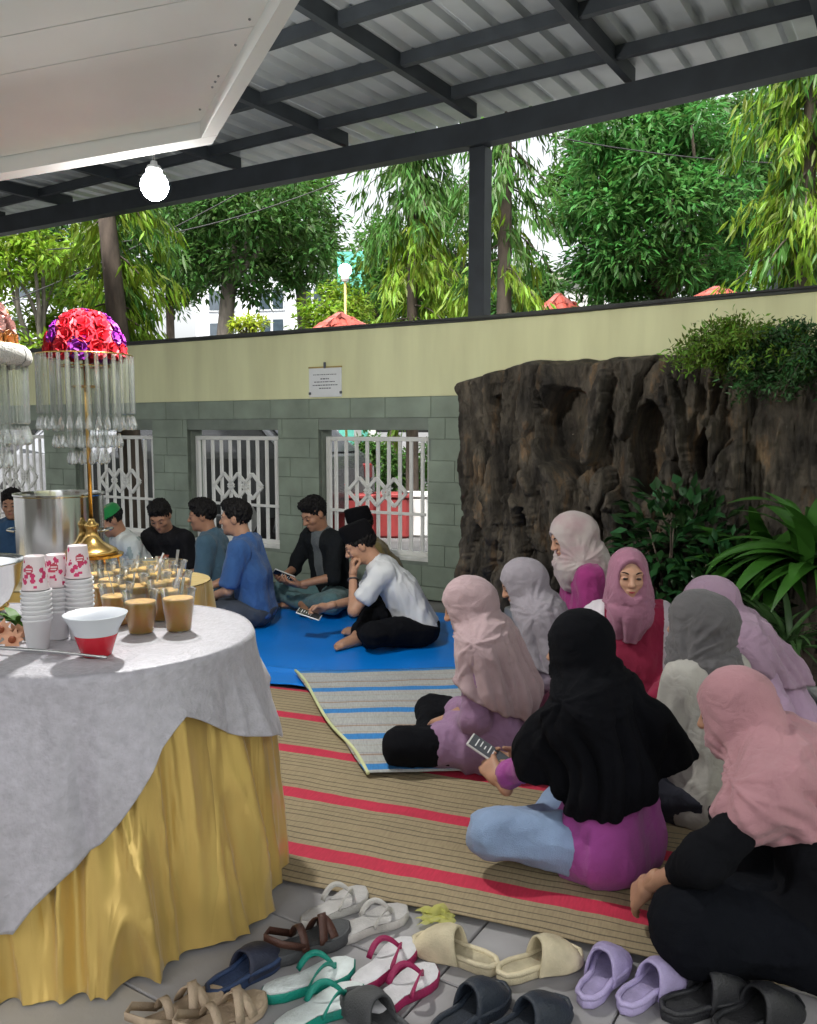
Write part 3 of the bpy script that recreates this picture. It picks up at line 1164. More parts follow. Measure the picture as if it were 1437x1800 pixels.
def vnorm(V, F):
    fn = np.cross(V[F[:, 2]] - V[F[:, 0]], V[F[:, 3 if F.shape[1] == 4 else 1]] - V[F[:, 1 if F.shape[1] == 4 else 0]])
    N = np.zeros_like(V)
    for i in range(F.shape[1]):
        for q in range(3):
            N[:, q] += np.bincount(F[:, i], fn[:, q], len(V))
    return N / (np.linalg.norm(N, axis=1)[:, None] + 1e-9)


def ridge(p, oct=2):
    s, a = 0, 1.0
    for k in range(oct):
        s = s + a * (1 - np.abs(2 * vnoise(p * 2 ** k + 31.7 * k) - 1)) ** 2
        a *= .45
    return s / 1.45


def rotm(yaw=0, pitch=0, roll=0):
    """columns: right, forward, up.  yaw to the left, pitch looks down, roll tips to the right"""
    return np.array(Matrix.Rotation(yaw, 3, 'Z') @ Matrix.Rotation(-pitch, 3, 'X') @ Matrix.Rotation(roll, 3, 'Y'))


def ik(a, b, l1, l2, pole):
    a, b, pole = np.array(a, float), np.array(b, float), np.array(pole, float)
    d = b - a
    L = np.linalg.norm(d)
    if L > (l1 + l2) * .995:
        b = a + d / L * (l1 + l2) * .995
        d = b - a; L = np.linalg.norm(d)
    u = d / L
    x = (l1 * l1 - l2 * l2 + L * L) / (2 * L)
    h = math.sqrt(max(l1 * l1 - x * x, 1e-6))
    pv = pole - u * (pole @ u)
    pv /= np.linalg.norm(pv) + 1e-9
    return a + u * x + pv * h, b


SKIN = {
    'a': mat('skin_a', (.36, .185, .11), .5, var=.06, scale=30, bump=.08, bscale=300, spec=.4),
    'b': mat('skin_b', (.42, .23, .145), .5, var=.06, scale=30, bump=.08, bscale=300, spec=.4),
    'c': mat('skin_c', (.47, .265, .175), .5, var=.06, scale=30, bump=.08, bscale=300, spec=.4),
}
HAIR = mat('hair_black', (.006, .005, .005), .6, spec=.2, var=.3, scale=60, bump=.4, bscale=240, stretch=(1, 1, .3))
EYE = mat('eye_dark', (.03, .02, .015), .3)
LIP = mat('lips', (.42, .12, .10), .5)
LIPR = mat('lips_red', (.36, .04, .06), .45)


def cloth(name, col, rough=.85, sheen=.15, var=.08, scale=6, bump=.35, bscale=420):
    return mat('cloth_' + name, col, rough, var=var, scale=scale, sheen=(0 if max(col) < .03 else sheen), bump=bump, bscale=bscale, crease=.22, spec=(.1 if max(col) < .03 else .25))


def hand_mesh(w, fwd, back, side, curl=.5, spread=1.0, res=.0045, thumb=.5, S=1.0):
    """w wrist, fwd along the fingers, back = out of the back of the hand, side=+1 thumb to local right"""
    fwd = np.array(fwd, float); fwd /= np.linalg.norm(fwd)
    back = np.array(back, float); back -= fwd * (back @ fwd); back /= np.linalg.norm(back)
    xr = np.cross(fwd, back) * side
    P = lambda x, y, z: w + S * (xr * x + fwd * y + back * z)
    f = Field(w - .2 * S, w + .2 * S, res)
    tips = []
    f.cone(P(0, -.05, 0), P(0, .01, 0), .026 * S, .024 * S, .01)
    for i, (x, L) in enumerate(((-.031, .058), (-.011, .072), (.010, .078), (.031, .070))):
        k0 = P(x * .6, .015, 0); k1 = P(x * spread, .085 - abs(x) * .25, .002)
        f.cone(k0, k1, .017 * S, .0125 * S, .016)
        a = k1; ang = 0
        for j, (sl, rr) in enumerate(((.44, .0098), (.32, .0088), (.24, .0078))):
            ang += curl * (.75 + .1 * i) * (1.0 if j else .8)
            dv = fwd * math.cos(ang) - back * math.sin(ang) + xr * x * 1.5 * (1 - curl * .4)
            b = a + dv / np.linalg.norm(dv) * L * sl * S
            f.cone(a, b, (.0105 if j == 0 else rr + .0008) * S, rr * S, .004)
            a = b
        tips.append(a)
    a = P(.026, .022, -.006)
    b = P(.050, .052, -.016 - .01 * thumb)
    c = P(.054 - .02 * thumb, .082, -.026 - .022 * thumb)
    f.cone(P(.012, .01, -.002), a, .018 * S, .016 * S, .015)
    f.cone(a, b, .0145 * S, .0115 * S, .008)
    f.cone(b, c, .0112 * S, .0088 * S, .004)
    return f.mesh(1), P


def tri_all(Vs, Fs):
    n = 0
    VV_, FF_ = [], []
    for v, q in zip(Vs, Fs):
        VV_.append(v); FF_.append(q + n); n += len(v)
    return np.concatenate(VV_), np.concatenate(FF_)


PEOPLE = {}


def person(key, label, loc, yaw, S=1.0, lean=.12, lean2=.25, side=0.0, head=(0, .15, 0), neck=.25, skin='a', sex='m', res=.011,
           wrists=None, poles=None, hands=None, knees=None, ankles=None, top=None, sleeve=1.0, pants=None, skirt=0.0, hijab=None, hair=True,
           cap=None, foot=True, top_mats=None, seat=0.0, width=1.0, group=None, face=True, feet_show=True, tunic=0.0, lips=None):
    root = thing('person', label, 'person', (loc[0], loc[1], seat + .016), yaw, group)
    T = lambda p: np.array(p, float) * S
    RS = np.array(Matrix.Rotation(side, 3, 'Y'))
    P0 = T((0, 0, .115))
    mid = P0 + RS @ T((0, .24 * math.sin(lean), .24 * math.cos(lean)))
    N = mid + RS @ T((0, .255 * math.sin(lean2), .255 * math.cos(lean2)))
    shw = (.165 if sex == 'm' else .145) * width
    upv = (N - mid) / np.linalg.norm(N - mid)
    rt = RS @ np.array((1, 0, 0))
    shs = {s_: N - upv * .055 * S + rt * s_ * shw * S for s_ in (-1, 1)}
    HC = N + RS @ T((0, .155 * math.sin(neck) + .012, .155 * math.cos(neck)))
    HR = RS @ rotm(*head)
    hp = lambda x, y, z: HC + HR @ (np.array((x, y, z)) * S)
    wr = wrists or {-1: (-.07, .27, .19), 1: (.07, .27, .17)}
    po = poles or {-1: (-.6, -.5, -.4), 1: (.6, -.5, -.4)}
    kn = knees or {-1: (-.31, .27, .115), 1: (.31, .27, .115)}
    an = ankles or {-1: (.13, .24, .055), 1: (-.03, .29, .06)}
    hips = {s_: P0 + T((s_ * .085, .02, -.01)) for s_ in (-1, 1)}
    K = {s_: T(kn[s_]) for s_ in (-1, 1)}
    A = {s_: T(an[s_]) for s_ in (-1, 1)}
    Wr, El = {}, {}
    for s_ in (-1, 1):
        El[s_], Wr[s_] = ik(shs[s_], T(wr[s_]), .285 * S, .255 * S, po[s_])
    allp = np.array([P0, mid, N, HC] + list(K.values()) + list(A.values()) + list(Wr.values()) + list(El.values()) + list(shs.values()))
    lo, hi = allp.min(0) - .2, allp.max(0) + .2
    lo[2] = -.05
    # ---------------- body (one skin mesh)
    rb = max(res, .012)
    f = Field(lo, hi, rb)
    for s_ in (-1, 1):
        f.cone(P0 + T((s_ * .06, 0, -.0)), mid + rt * s_ * .055 * S, .105 * S, .088 * S, .05)
        f.cone(mid + rt * s_ * .055 * S, N - upv * .1 * S + rt * s_ * .075 * S, .088 * S, .075 * S, .05)
        f.cone(N - upv * .05 * S, shs[s_], .05 * S, .045 * S, .04)
        f.cone(shs[s_], El[s_], .043 * S, .036 * S, .02)
        f.cone(El[s_], Wr[s_], .036 * S, .026 * S, .02)
        f.cone(hips[s_], K[s_], .08 * S, .055 * S, .03)
        f.cone(K[s_], A[s_], .052 * S, .034 * S, .02)
    f.cone(N - upv * .04 * S, N + upv * .02 * S, .06 * S, .055 * S, .03)
    f.cut((0, 0, .004), (0, 0, -1))
    Vs, Fs = [], []
    v, q = f.mesh(1); Vs.append(v); Fs.append(q)
    # feet
    for s_ in (-1, 1):
        d = A[s_] - K[s_]; d[2] = 0; d /= np.linalg.norm(d)
        fw = d * .55 + np.array((0, .85, 0)) * .45
        fw = fw / np.linalg.norm(fw)
        sd = np.array((fw[1], -fw[0], 0)) * s_
        a0 = A[s_].copy(); a0[2] = .045 * S
        ff = Field(a0 - .27, a0 + .27, .0075)
        ff.cone(A[s_], a0 - fw * .03 * S, .034 * S, .033 * S, .02)
        ff.cone(a0 - fw * .03 * S + Z3 * -.01, a0 + fw * .10 * S + Z3 * -.012, .032 * S, .03 * S, .02)
        ff.cone(a0 + fw * .04 * S + sd * .012, a0 + fw * .12 * S + sd * .022 + Z3 * -.016, .03 * S, .022 * S, .02)
        for i in range(5):
            o_ = (i - 2) * .0165 * S
            bs = a0 + fw * (.13 - abs(i - .8) * .008) * S + sd * (o_ + .012 * S) + Z3 * -.02
            ff.cone(bs, bs + fw * (.042 - .005 * i) * S, .012 * S, (.0125 if i == 0 else .0085) * S, .006)
        ff.cut((0, 0, .003), (0, 0, -1))
        v, q = ff.mesh(1); Vs.append(v); Fs.append(q)
    # hands with the forearm end
    HP = {}
    hd = hands or {}
    for s_ in (-1, 1):
        h = dict(curl=.55, fwd=None, back=(0, .2, 1), thumb=.5, spread=1.0)
        h.update(hd.get(s_, {}))
        fw = h['fwd'] if h['fwd'] is not None else (Wr[s_] - El[s_])
        (v, q), HP[s_] = hand_mesh(Wr[s_], fw, h['back'], -s_ * h.get('flip', 1), h['curl'], h['spread'], .0048, h['thumb'], S)
        Vs.append(v); Fs.append(q)
    # head
    f = Field(HC - .2 * S, HC + .19 * S, .0046 if res < .012 else .0055)
    E = lambda c, r, k=.02: f.ell(hp(*c), np.array(r) * S, HR, k)
    E((0, -.012, .028), (.074, .094, .088))
    E((0, .03, -.035), (.060, .062, .082), .03)
    E((0, .042, -.078), (.043, .045, .036), .03)
    E((0, .078, -.098), (.018, .016, .016), .02)
    E((0, .070, .022), (.052, .026, .014), .02)
    for s_ in (-1, 1):
        E((s_ * .038, .062, -.028), (.026, .024, .022), .02)
        E((s_ * .073, -.008, -.008), (.010, .022, .033), .008)
        f.sub_ell(hp(s_ * .031, .104, .002), np.array((.019, .016, .011)) * S, HR, .012)
        E((s_ * .031, .083, .001), (.0145, .0125, .0085), .006)
        E((s_ * .010, .101, -.031), (.009, .010, .008), .008)
    f.cone(hp(0, .088, .012), hp(0, .113, -.028), .0085 * S, .0125 * S, .012)
    E((0, .094, -.0555), (.022, .010, .0055), .006)
    E((0, .092, -.066), (.019, .010, .0065), .006)
    f.cone(hp(0, -.02, -.05), N - upv * .02 * S, .053 * S, .058 * S, .03)
    v, q = f.mesh(1); Vs.append(v); Fs.append(q)
    V, Fq = tri_all(Vs, Fs)
    body = obj('body', V, Fq, SKIN[skin], root)
    if face:
        hm = lambda mb: mb
        for s_ in (-1, 1):
            m1 = MB()
            pts = [hp(s_ * (.014 + .034 * t), .0945 - .012 * t * t - .004 * t, .0205 + .008 * math.sin(t * 2.4)) for t in np.linspace(0, 1, 6)]
            m1.tube(pts, [.0022, .0034, .0036, .0034, .0028, .0014], 6).build('eyebrow', HAIR, root, smooth=True)
            m1 = MB()
            sp = []
            m1.sphere((0, 0, 0), 1, 10, 6)
            m1.V = [tuple(hp(s_ * .0305 + x * .0120, .0915 + y * .0045, .000 + z_ * .0058)) for x, y, z_ in m1.V]
            m1.build('eye', EYE, root, smooth=True)
        m1 = MB().sphere((0, 0, 0), 1, 12, 8)
        m1.V = [tuple(hp(x * .0225, .0950 + y * .0085 - .006 * x * x, -.0605 + z_ * .0095 + .003 * x * x)) for x, y, z_ in m1.V]
        m1.build('lips', lips or LIP, root, smooth=True)
    # ---------------- trousers / skirt
    if pants is not None:
        f = Field(lo, hi, res)
        sk = skirt
        for s_ in (-1, 1):
            f.cone(P0 + T((s_ * .065, -.01, 0)), hips[s_], (.125 + sk * .03 - (.02 if tunic else 0)) * S, (.115 + sk * .03 - (.012 if tunic else 0)) * S, .05)
            f.cone(hips[s_], K[s_], (.105 + sk * .02) * S, (.078 + sk * .03) * S, .05 + sk * .05)
            ae = K[s_] + (A[s_] - K[s_]) * (.86 + .14 * sk)
            f.cone(K[s_], ae, (.076 + sk * .025) * S, (.052 + sk * .04) * S, .03 + sk * .06, capb=(sk == 0))
        f.cut((0, 0, .001), (0, 0, -1))
        f.cut(T((0, 0, .165)), np.array((0, -.4, 1)))
        v, q = f.mesh(2)
        nn = vnorm(v, q)
        v = v + nn * (.014 * (ridge(v * np.array((9, 9, 12)) + yaw * 7) - .45) + .004 * (ridge(v * 26 + yaw) - .45))[:, None]
        v[:, 2] = np.maximum(v[:, 2], .002)
        obj('skirt' if sk else 'trousers', v, q, pants, root)
    # ---------------- top
    if top is not None:
        f = Field(lo, hi, res)
        ex_ = .018 * S
        b = P0 + T((0, -.005, -.03 - .04 * min(tunic, 1)))
        for s_ in (-1, 1):
            f.cone(b + rt * s_ * (.065 + .02 * tunic) * S, mid + rt * s_ * .062 * S, (.123 + .035 * tunic) * S, .103 * S, .05)
            f.cone(mid + rt * s_ * .062 * S, N - upv * .095 * S + rt * s_ * .08 * S, .103 * S, .092 * S, .05)
            f.cone(N - upv * .045 * S, shs[s_], .066 * S, .064 * S, .05)
            if tunic > 0:
                f.cone(hips[s_] + T((s_ * .02, 0, .01)), hips[s_] + (K[s_] - hips[s_]) * .62 * tunic, .125 * S, .105 * S, .06)
            if sleeve <= 1:
                e = shs[s_] + (El[s_] - shs[s_]) * sleeve
                f.cone(shs[s_], e, .066 * S, (.060 if sex == 'm' else .058) * S, .03, capb=True)
            else:
                f.cone(shs[s_], El[s_], .064 * S, .058 * S, .03)
                e = El[s_] + (Wr[s_] - El[s_]) * (sleeve - 1)
                f.cone(El[s_], e, .056 * S, .041 * S, .025, capb=True)
        f.cone(N - upv * .03 * S, N + upv * .028 * S + np.array((0, .006, 0)), .078 * S, .064 * S, .02, capb=True)
        f.cut((0, 0, .006), (0, 0, -1))
        if tunic == 0:
            f.cut(P0 + T((0, .0, -.03)), np.array((0, .15, -1)))
        v, q = f.mesh(1)
        nn = vnorm(v, q)
        c = v * np.array((11, 11, 3.6))
        v = v + nn * (.024 * (ridge(c + yaw * 5 + S * 9) - .45) + .006 * (ridge(v * np.array((26, 26, 12)) + yaw) - .4))[:, None]
        v[:, 2] = np.maximum(v[:, 2], .004)
        if isinstance(top, list):
            o = link('shirt' if sex == 'm' else 'blouse', np_mesh('top', v, q), root)
            for m_ in top: o.data.materials.append(m_)
            cen = v[q].mean(1)
            o.data.polygons.foreach_set('material_index', top_mats(cen, dict(N=N, mid=mid, P0=P0, shs=shs, S=S, nn=nn[q[:, 0]])).astype(np.int32))
        else:
            obj('shirt' if sex == 'm' else 'blouse', v, q, top, root)
    # ---------------- hijab
    if hijab:
        H = dict(front=.20, back=.28, tilt=0.0, flare=1.0, shoulder=1, arm=.55, extra=[], open=(.058, .085), fold=1.0, bun=.0, sidecut=None, nf=9, dz=0)
        H.update(hijab)
        hr = min(res, .0068)
        # a denser cell for a crisp rim
        f = Field(np.array((lo[0], lo[1], max(0, N[2] - .5 * S))), np.array((hi[0], hi[1], HC[2] + .2 * S)), hr)
        f.ell(hp(0, -.014, .024), np.array((.092, .115, .108)) * S, HR, .02)
        f.ell(hp(0, .018, -.05), np.array((.082, .086, .09)) * S, HR, .04)
        if H['bun']: f.ell(hp(0, -.085, -.01), np.array((.06, .05, .055)) * S * (1 + H['bun']), HR, .05)
        f.cone(hp(0, -.01, -.06), N + upv * .0, .082 * S, .098 * S, .05)
        fl_ = H['flare']
        if not H['shoulder']:
            f.cone(N + upv * .02 * S, N - upv * .03 * S + T((0, .03, 0)), .10 * S, .105 * S, .05)
            f.cone(N + T((0, .06, 0)), N - upv * H['front'] * S + T((0, .075, 0)), .07 * S, .045 * S, .05)
            f.cone(N + T((0, -.02, 0)), N - upv * H['back'] * S + T((0, -.06, 0)), .08 * S, .07 * S, .05)
        for s_ in ((-1, 1) if H['shoulder'] else ()):
            f.cone(N - upv * .02 * S, shs[s_], .086 * S, .083 * S, .07)
            e = shs[s_] + (El[s_] - shs[s_]) * H['arm']
            f.cone(shs[s_], e, .083 * S, .088 * S * fl_, .06)
            f.cone(N - upv * .06 * S + rt * s_ * .07 * S, mid + rt * s_ * .07 * S * fl_ + upv * -.02, .119 * S, .142 * S * fl_, .06)
        for (a, b, r1, r2) in H['extra']:
            f.cone(T(a), T(b), r1 * S, r2 * S, .06)
        ow, oh = H['open']
        f.sub_ell(hp(0, .17, -.02 + H['dz']), np.array((ow, .145, oh)) * S, HR, .012)
        # hem: a tilted plane, lower at the back than in front
        hc = N - upv * ((H['front'] + H['back']) / 2) * S
        hn = -upv + np.array((0, 1, 0)) * (H['back'] - H['front']) / .30 + rt * H['tilt']
        f.cut(hc, hn)
        v, q = f.mesh(2)
        nn = vnorm(v, q)
        rel = v - N
        th = np.arctan2(rel @ rt, rel @ np.cross(rt, upv) * -1)
        hgt = (rel @ upv) / S
        amp = sstep(.06, -.20, hgt)
        wv = vnoise(v * 4 + yaw * 3) * 6
        f1 = np.abs(np.sin(th * H['nf'] * .5 + wv * .8)) ** .8 - .6
        f2 = np.abs(np.sin(th * H['nf'] * 1.15 + wv * 1.5 + hgt * 5)) - .6
        hv = (v - HC) @ HR / S
        # pulled folds: rings that run from under the chin up round the back of the head
        ang = np.arctan2(hv[:, 2] + .13, hv[:, 1] - .02)
        rr_ = np.hypot(hv[:, 2] + .13, hv[:, 1] - .02)
        pull = ridge(np.stack([ang * 3.4 + .6 * np.sign(hv[:, 0]), rr_ * 5, hv[:, 0] * 3 + yaw * 3], -1), 2)
        nfade = sstep(.20, .07, hgt) * (1 - .7 * amp)
        lay = sstep(-.012, .004, np.sin(ang * 1.7 + yaw * 2 + hv[:, 0] * 4)) * sstep(.17, .10, hgt)
        side_ok = 1 - sstep(.35, .8, nn @ (hn / np.linalg.norm(hn)))
        dsp = H['fold'] * (.030 * amp * f1 + .014 * amp * f2 + .010 * sstep(.1, -.1, hgt) * (ridge(v * np.array((13, 13, 4)) + 3) - .4)
                           + .016 * nfade * (pull - .4) + .005 * lay + .003 * (ridge(v * 24) - .4))
        v = v + nn * (dsp * side_ok)[:, None]
        hd_ = (v - hc) @ (hn / np.linalg.norm(hn))
        eo = (v - hp(0, .17, -.02 + H['dz'])) @ HR / (np.array((ow, .145, oh)) * S)
        ek = np.linalg.norm(eo, axis=1)
        v = v + nn * (.004 * np.exp(-((hd_ + .010) / .006) ** 2) * side_ok + .0045 * np.exp(-((ek - 1.13) / .07) ** 2))[:, None]
        o = obj('hijab', v, q, H['m'], root)
        if 'under' in H:
            pass
    # ---------------- hair, caps
    if sex == 'm' and hair:
        f = Field(HC - .2 * S, HC + .2 * S, .0045)
        f.ell(hp(0, -.016, .034), np.array((.0815, .101, .098)) * S, HR, .01)
        f.ell(hp(0, .03, .098), np.array((.062, .06, .036)) * S, HR, .03)
        f.cut(hp(0, .074, .058), HR @ np.array((0, .73, -.68)))
        if cap: f.cut(hp(0, 0, .050), HR @ np.array((0, 0, 1)))
        v, q = f.mesh(1)
        nn = vnorm(v, q)
        v = v + nn * (.018 * (vnoise(v * np.array((150, 150, 60))) - .4) + .008 * (vnoise(v * 34 + yaw) - .5))[:, None]
        obj('hair', v, q, HAIR, root)
    if cap:
        m1 = MB()
        hgt_, rx, ry, topr = cap['h'], .086, .104, cap.get('taper', .93)
        prof = [(1.0, 0), (1.0, .012), (.99, hgt_ * .6), (topr, hgt_ * .93), (topr - .05, hgt_), (0, hgt_ + .004)]
        m1.lathe(prof, 28)
        tl = cap.get('tilt', 0)
        m1.V = [tuple(hp(x * rx, y * ry - .016, z_ + .040 + tl * .1 * y)) for x, y, z_ in m1.V]
        m1.build('cap', cap['m'], root, smooth=True)
        auto_smooth(root.children[-1] if root.children else None, 50)
    PEOPLE[key] = dict(root=root, Wr=Wr, El=El, HP=HP, HC=HC, HR=HR, S=S, hp=hp, N=N, yaw=yaw, loc=np.array((loc[0], loc[1], seat + .016)))
    return root


def to_world(key, p):
    d = PEOPLE[key]
    c, s = math.cos(d['yaw']), math.sin(d['yaw'])
    p = np.array(p, float)
    return np.array((c * p[0] - s * p[1], s * p[0] + c * p[1], p[2])) + d['loc']


def to_local(key_loc, yaw, p):
    p = np.array(p, float) - key_loc
    c, s = math.cos(-yaw), math.sin(-yaw)
    return np.array((c * p[0] - s * p[1], s * p[0] + c * p[1], p[2]))
# ------------------------------------------------------------------ the women at the right
GW, GM = 'women sitting on the mats', 'men sitting along the wall'
black_c = cloth('black', (.0055, .006, .008), .9, .05)
L = gp(890, 1345)
person('w1', 'woman in pale pink headscarf and lilac tunic sitting cross-legged, facing left over the striped mat', L, R(72), .875, lean=.10, lean2=.34, head=(R(12), .42, 0), neck=.5, sex='f', skin='b', res=.009,
       top=cloth('lilac', (0.278, 0.1655, 0.278)), sleeve=1.85, pants=black_c, tunic=.88, group=GW, knees={-1: (-.27, .43, .12), 1: (.25, .43, .12)}, ankles={-1: (.12, .36, .055), 1: (0, .40, .06)},
       hijab=dict(m=cloth('pale_pink', (0.3982, 0.291, 0.3044)), front=.16, back=.42, arm=.6, fold=1.1, flare=1.05, bun=.3))
L = gp(985, 1262)
person('w2', 'woman in plain grey lavender headscarf sitting behind the pale pink headscarf', L, R(80), .87, lean=.15, lean2=.40, head=(R(10), .45, 0), neck=.5, sex='f', skin='b', res=.011,
       top=cloth('greylilac', (.30, .25, .31)), sleeve=1.85, pants=black_c, tunic=.6, group=GW,
       hijab=dict(m=cloth('lavender_grey', (0.2716, 0.2493, 0.2791)), front=.22, back=.42, arm=.8, flare=1.1, bun=.3))
L = gp(1040, 1190)
person('w3', 'woman in cream patterned headscarf and magenta blouse looking down beside the rock wall', L, R(95), 1.0, lean=.12, lean2=.2, head=(R(5), .38, 0), neck=.3, sex='f', skin='c', res=.011, seat=.02,
       top=cloth('magenta', (0.3097, 0.0345, 0.1758)), sleeve=1.85, pants=cloth('wine', (.2, .02, .07)), skirt=1, tunic=.6, group=GW, lips=LIPR,
       hijab=dict(m=mat('cloth_cream_print', (.46, .42, .40), .85, var=.1, scale=9, col2=(.38, .27, .28), sheen=.15, bump=.3, bscale=420), front=.12, back=.26, arm=.05, bun=.55, shoulder=0, extra=[((0, .02, .62), (0, -.10, .46), .10, .09)]))
L = gp(1108, 1282)


def w4m(c, d):
    x = np.abs(c[:, 0])
    return np.where((x > .125) , 1, np.where((c[:, 2] > d['N'][2] - .07) & (x < .06), 1, 0))


person('w4', 'smiling woman in dusty pink headscarf and crimson vest facing the camera', L, R(168), .93, lean=.06, lean2=.12, side=.05, head=(R(8), .02, -.06), neck=.15, sex='f', skin='c', res=.009,
       top=[cloth('crimson', (.27, .018, .055)), cloth('white_sleeve', (.62, .58, .62))], top_mats=w4m, sleeve=1.85, pants=cloth('wine', (.2, .02, .07)), skirt=1, tunic=.5, group=GW, lips=LIPR,
       hijab=dict(m=cloth('dusty_pink', (0.3356, 0.1507, 0.2196)), front=.15, back=.12, arm=.0, flare=.75, open=(.072, .103), dz=.014, shoulder=0))
L = gp(1385, 1322)
person('w5', 'woman in lilac headscarf bending forward behind the grey headscarf', L, R(80), .93, lean=.42, lean2=.66, head=(R(10), .6, 0), neck=.75, sex='f', skin='b', res=.011,
       top=cloth('light_lilac', (0.387, 0.2684, 0.387)), sleeve=1.85, pants=cloth('navy', (.02, .022, .035)), skirt=1, tunic=.5, group=GW,
       hijab=dict(m=cloth('mauve', (0.3344, 0.2297, 0.3134)), front=.16, back=.34, arm=.3, bun=.3))
L = gp(1262, 1440)
person('w6', 'woman in charcoal grey headscarf and cream blouse seen from behind', L, R(28), .885, lean=.10, lean2=.28, head=(R(25), .2, -.05), neck=.25, sex='f', skin='b', res=.009,
       top=cloth('cream', (0.4352, 0.4207, 0.3844)), sleeve=1.85, pants=cloth('navy', (.02, .022, .035)), skirt=1, tunic=.5, group=GW,
       hijab=dict(m=cloth('charcoal', (0.1079, 0.1042, 0.1079)), front=.10, back=.10, arm=.0, flare=.8, bun=.7, fold=1.5, shoulder=0))
L = gp(1075, 1532)
w7w = to_local(np.array((L[0], L[1], .016)), R(52), at(850, 1392, 2.74)) / .90
person('w7', 'woman in long black headscarf, magenta blouse and light blue jeans holding a phone', L, R(52), .90, lean=.06, lean2=.26, head=(R(10), .22, 0), neck=.3, sex='f', skin='b', res=.0085,
       top=cloth('magenta2', (0.3444, 0.0688, 0.2955)), sleeve=1.8, pants=mat('denim_light', (.24, .34, .52), .8, var=.12, scale=9, bump=.4, bscale=300, sheen=.1), tunic=.30, group=GW,
       wrists={-1: tuple(w7w), 1: tuple(w7w + np.array((.15, .0, .0)))}, hands={-1: dict(fwd=(.35, .8, .35), back=(-.7, .1, .5), curl=.75, thumb=.9), 1: dict(fwd=(-.5, .7, .2), back=(.6, .1, -.5), curl=.7)},
       knees={-1: (-.29, .30, .14), 1: (.31, .28, .12)},
       hijab=dict(m=cloth('black_scarf', (.0042, .0046, .0065), .92, .05), front=.28, back=.34, arm=.85, flare=1.08, fold=1.1, nf=7, tilt=.28,
                  extra=[((.08, -.08, .50), (.20, -.15, .36), .08, .06)], open=(.058, .085)))
L = gp(1482, 1695)
w8w = to_local(np.array((L[0], L[1], .016)), R(52), at(1140, 1556, 2.06)) / .885
person('w8', 'woman in salmon pink headscarf and loose black dress at the front right corner', L, R(52), .885, lean=.28, lean2=.60, head=(R(10), .34, 0), neck=.75, sex='f', skin='b', res=.0085, width=1.12,
       top=black_c, sleeve=1.5, pants=cloth('black_dress', (.005, .006, .009), .9, .05), skirt=1, tunic=.8, group=GW,
       wrists={-1: tuple(w8w), 1: (.10, .34, .20)}, poles={-1: (-.8, -.3, .1), 1: (.6, -.5, -.4)}, hands={-1: dict(fwd=(.25, .55, -.75), back=(-.6, .5, .5), curl=.45)},
       knees={-1: (-.33, .31, .14), 1: (.33, .30, .13)},
       hijab=dict(m=cloth('salmon', (.43, .225, .25)), front=.18, back=.22, arm=.35, flare=.92, fold=1.2, nf=6))

# ------------------------------------------------------------------ the men along the wall
peci = mat('velvet_black', (.004, .004, .005), .95, spec=.1)
L = gp(738, 1132)
person('m1', 'man in white short sleeved shirt and black cap resting his chin on his hand', L, R(90), .97, lean=.50, lean2=.72, head=(R(2), .50, 0), neck=.62, skin='b', res=.0105,
       top=mat('cloth_white_shirt', (.62, .64, .66), .85, var=.06, scale=4, bump=.3, bscale=400), sleeve=.72, pants=black_c, group=GM, cap=dict(h=.105, m=peci, tilt=.12),
       wrists={-1: (-.07, .43, .455), 1: (.05, .62, .22)}, poles={-1: (-.5, .3, -.9), 1: (.5, -.2, -.6)},
       hands={-1: dict(fwd=(.25, .05, 1), back=(-.2, 1, .1), curl=.95, thumb=.8), 1: dict(fwd=(-.1, .9, -.25), back=(.7, .1, .5), curl=.8)},
       knees={-1: (-.30, .29, .12), 1: (.31, .30, .13)}, ankles={-1: (.08, .40, .05), 1: (-.14, .42, .055)})
L = gp(700, 1080)
person('m2', 'man in olive shirt and black cap half hidden behind the white shirt', L, R(98), .93, lean=.35, lean2=.55, head=(R(0), .3, 0), neck=.5, skin='a', res=.013,
       top=cloth('olive', (.13, .10, .035)), sleeve=.8, pants=black_c, group=GM, cap=dict(h=.105, m=peci, tilt=.1))
L = gp(585, 1070)


def m3m(c, d):
    return np.where((np.abs(c[:, 0] + .02) < .05) & (c[:, 1] > .02) & (c[:, 2] > .25), 1, 0)


person('m3', 'bare-headed man in black jacket over a grey shirt reading a phone', L, R(135), .98, lean=.15, lean2=.28, head=(R(-5), .50, 0), neck=.35, skin='a', res=.011,
       top=[cloth('black_jacket', (.012, .014, .016)), cloth('grey_inner', (.10, .115, .12))], top_mats=m3m, sleeve=1.05, pants=cloth('teal_trousers', (.10, .19, .20)), group=GM,
       wrists={-1: (-.10, .40, .24), 1: (.12, .38, .27)}, hands={-1: dict(fwd=(.3, .8, .2), back=(-.4, -.2, -.9), curl=.5), 1: dict(fwd=(-.4, .8, 0), back=(.6, .1, -.6), curl=.6)})
L = gp(452, 1100)
person('m5', 'young man in royal blue short sleeved shirt sitting cross-legged in profile', L, R(84), .985, lean=.10, lean2=.22, head=(R(0), .08, 0), neck=.30, skin='b', res=.0105,
       top=cloth('royal_blue', (.035, .10, .265), .8), sleeve=.92, pants=mat('denim_dark', (.045, .055, .075), .8, var=.2, scale=9, bump=.4, bscale=300), group=GM,
       wrists={-1: (-.10, .33, .19), 1: (.08, .42, .22)}, knees={-1: (-.31, .30, .125), 1: (.31, .28, .12)})
L = gp(392, 1075)
person('m4', 'man in faded steel blue shirt behind the royal blue shirt', L, R(88), .95, lean=.10, lean2=.24, head=(R(6), .16, 0), neck=.3, skin='a', res=.013,
       top=cloth('steel_blue', (.06, .12, .17)), sleeve=.95, pants=black_c, group=GM)
L = gp(312, 1062)


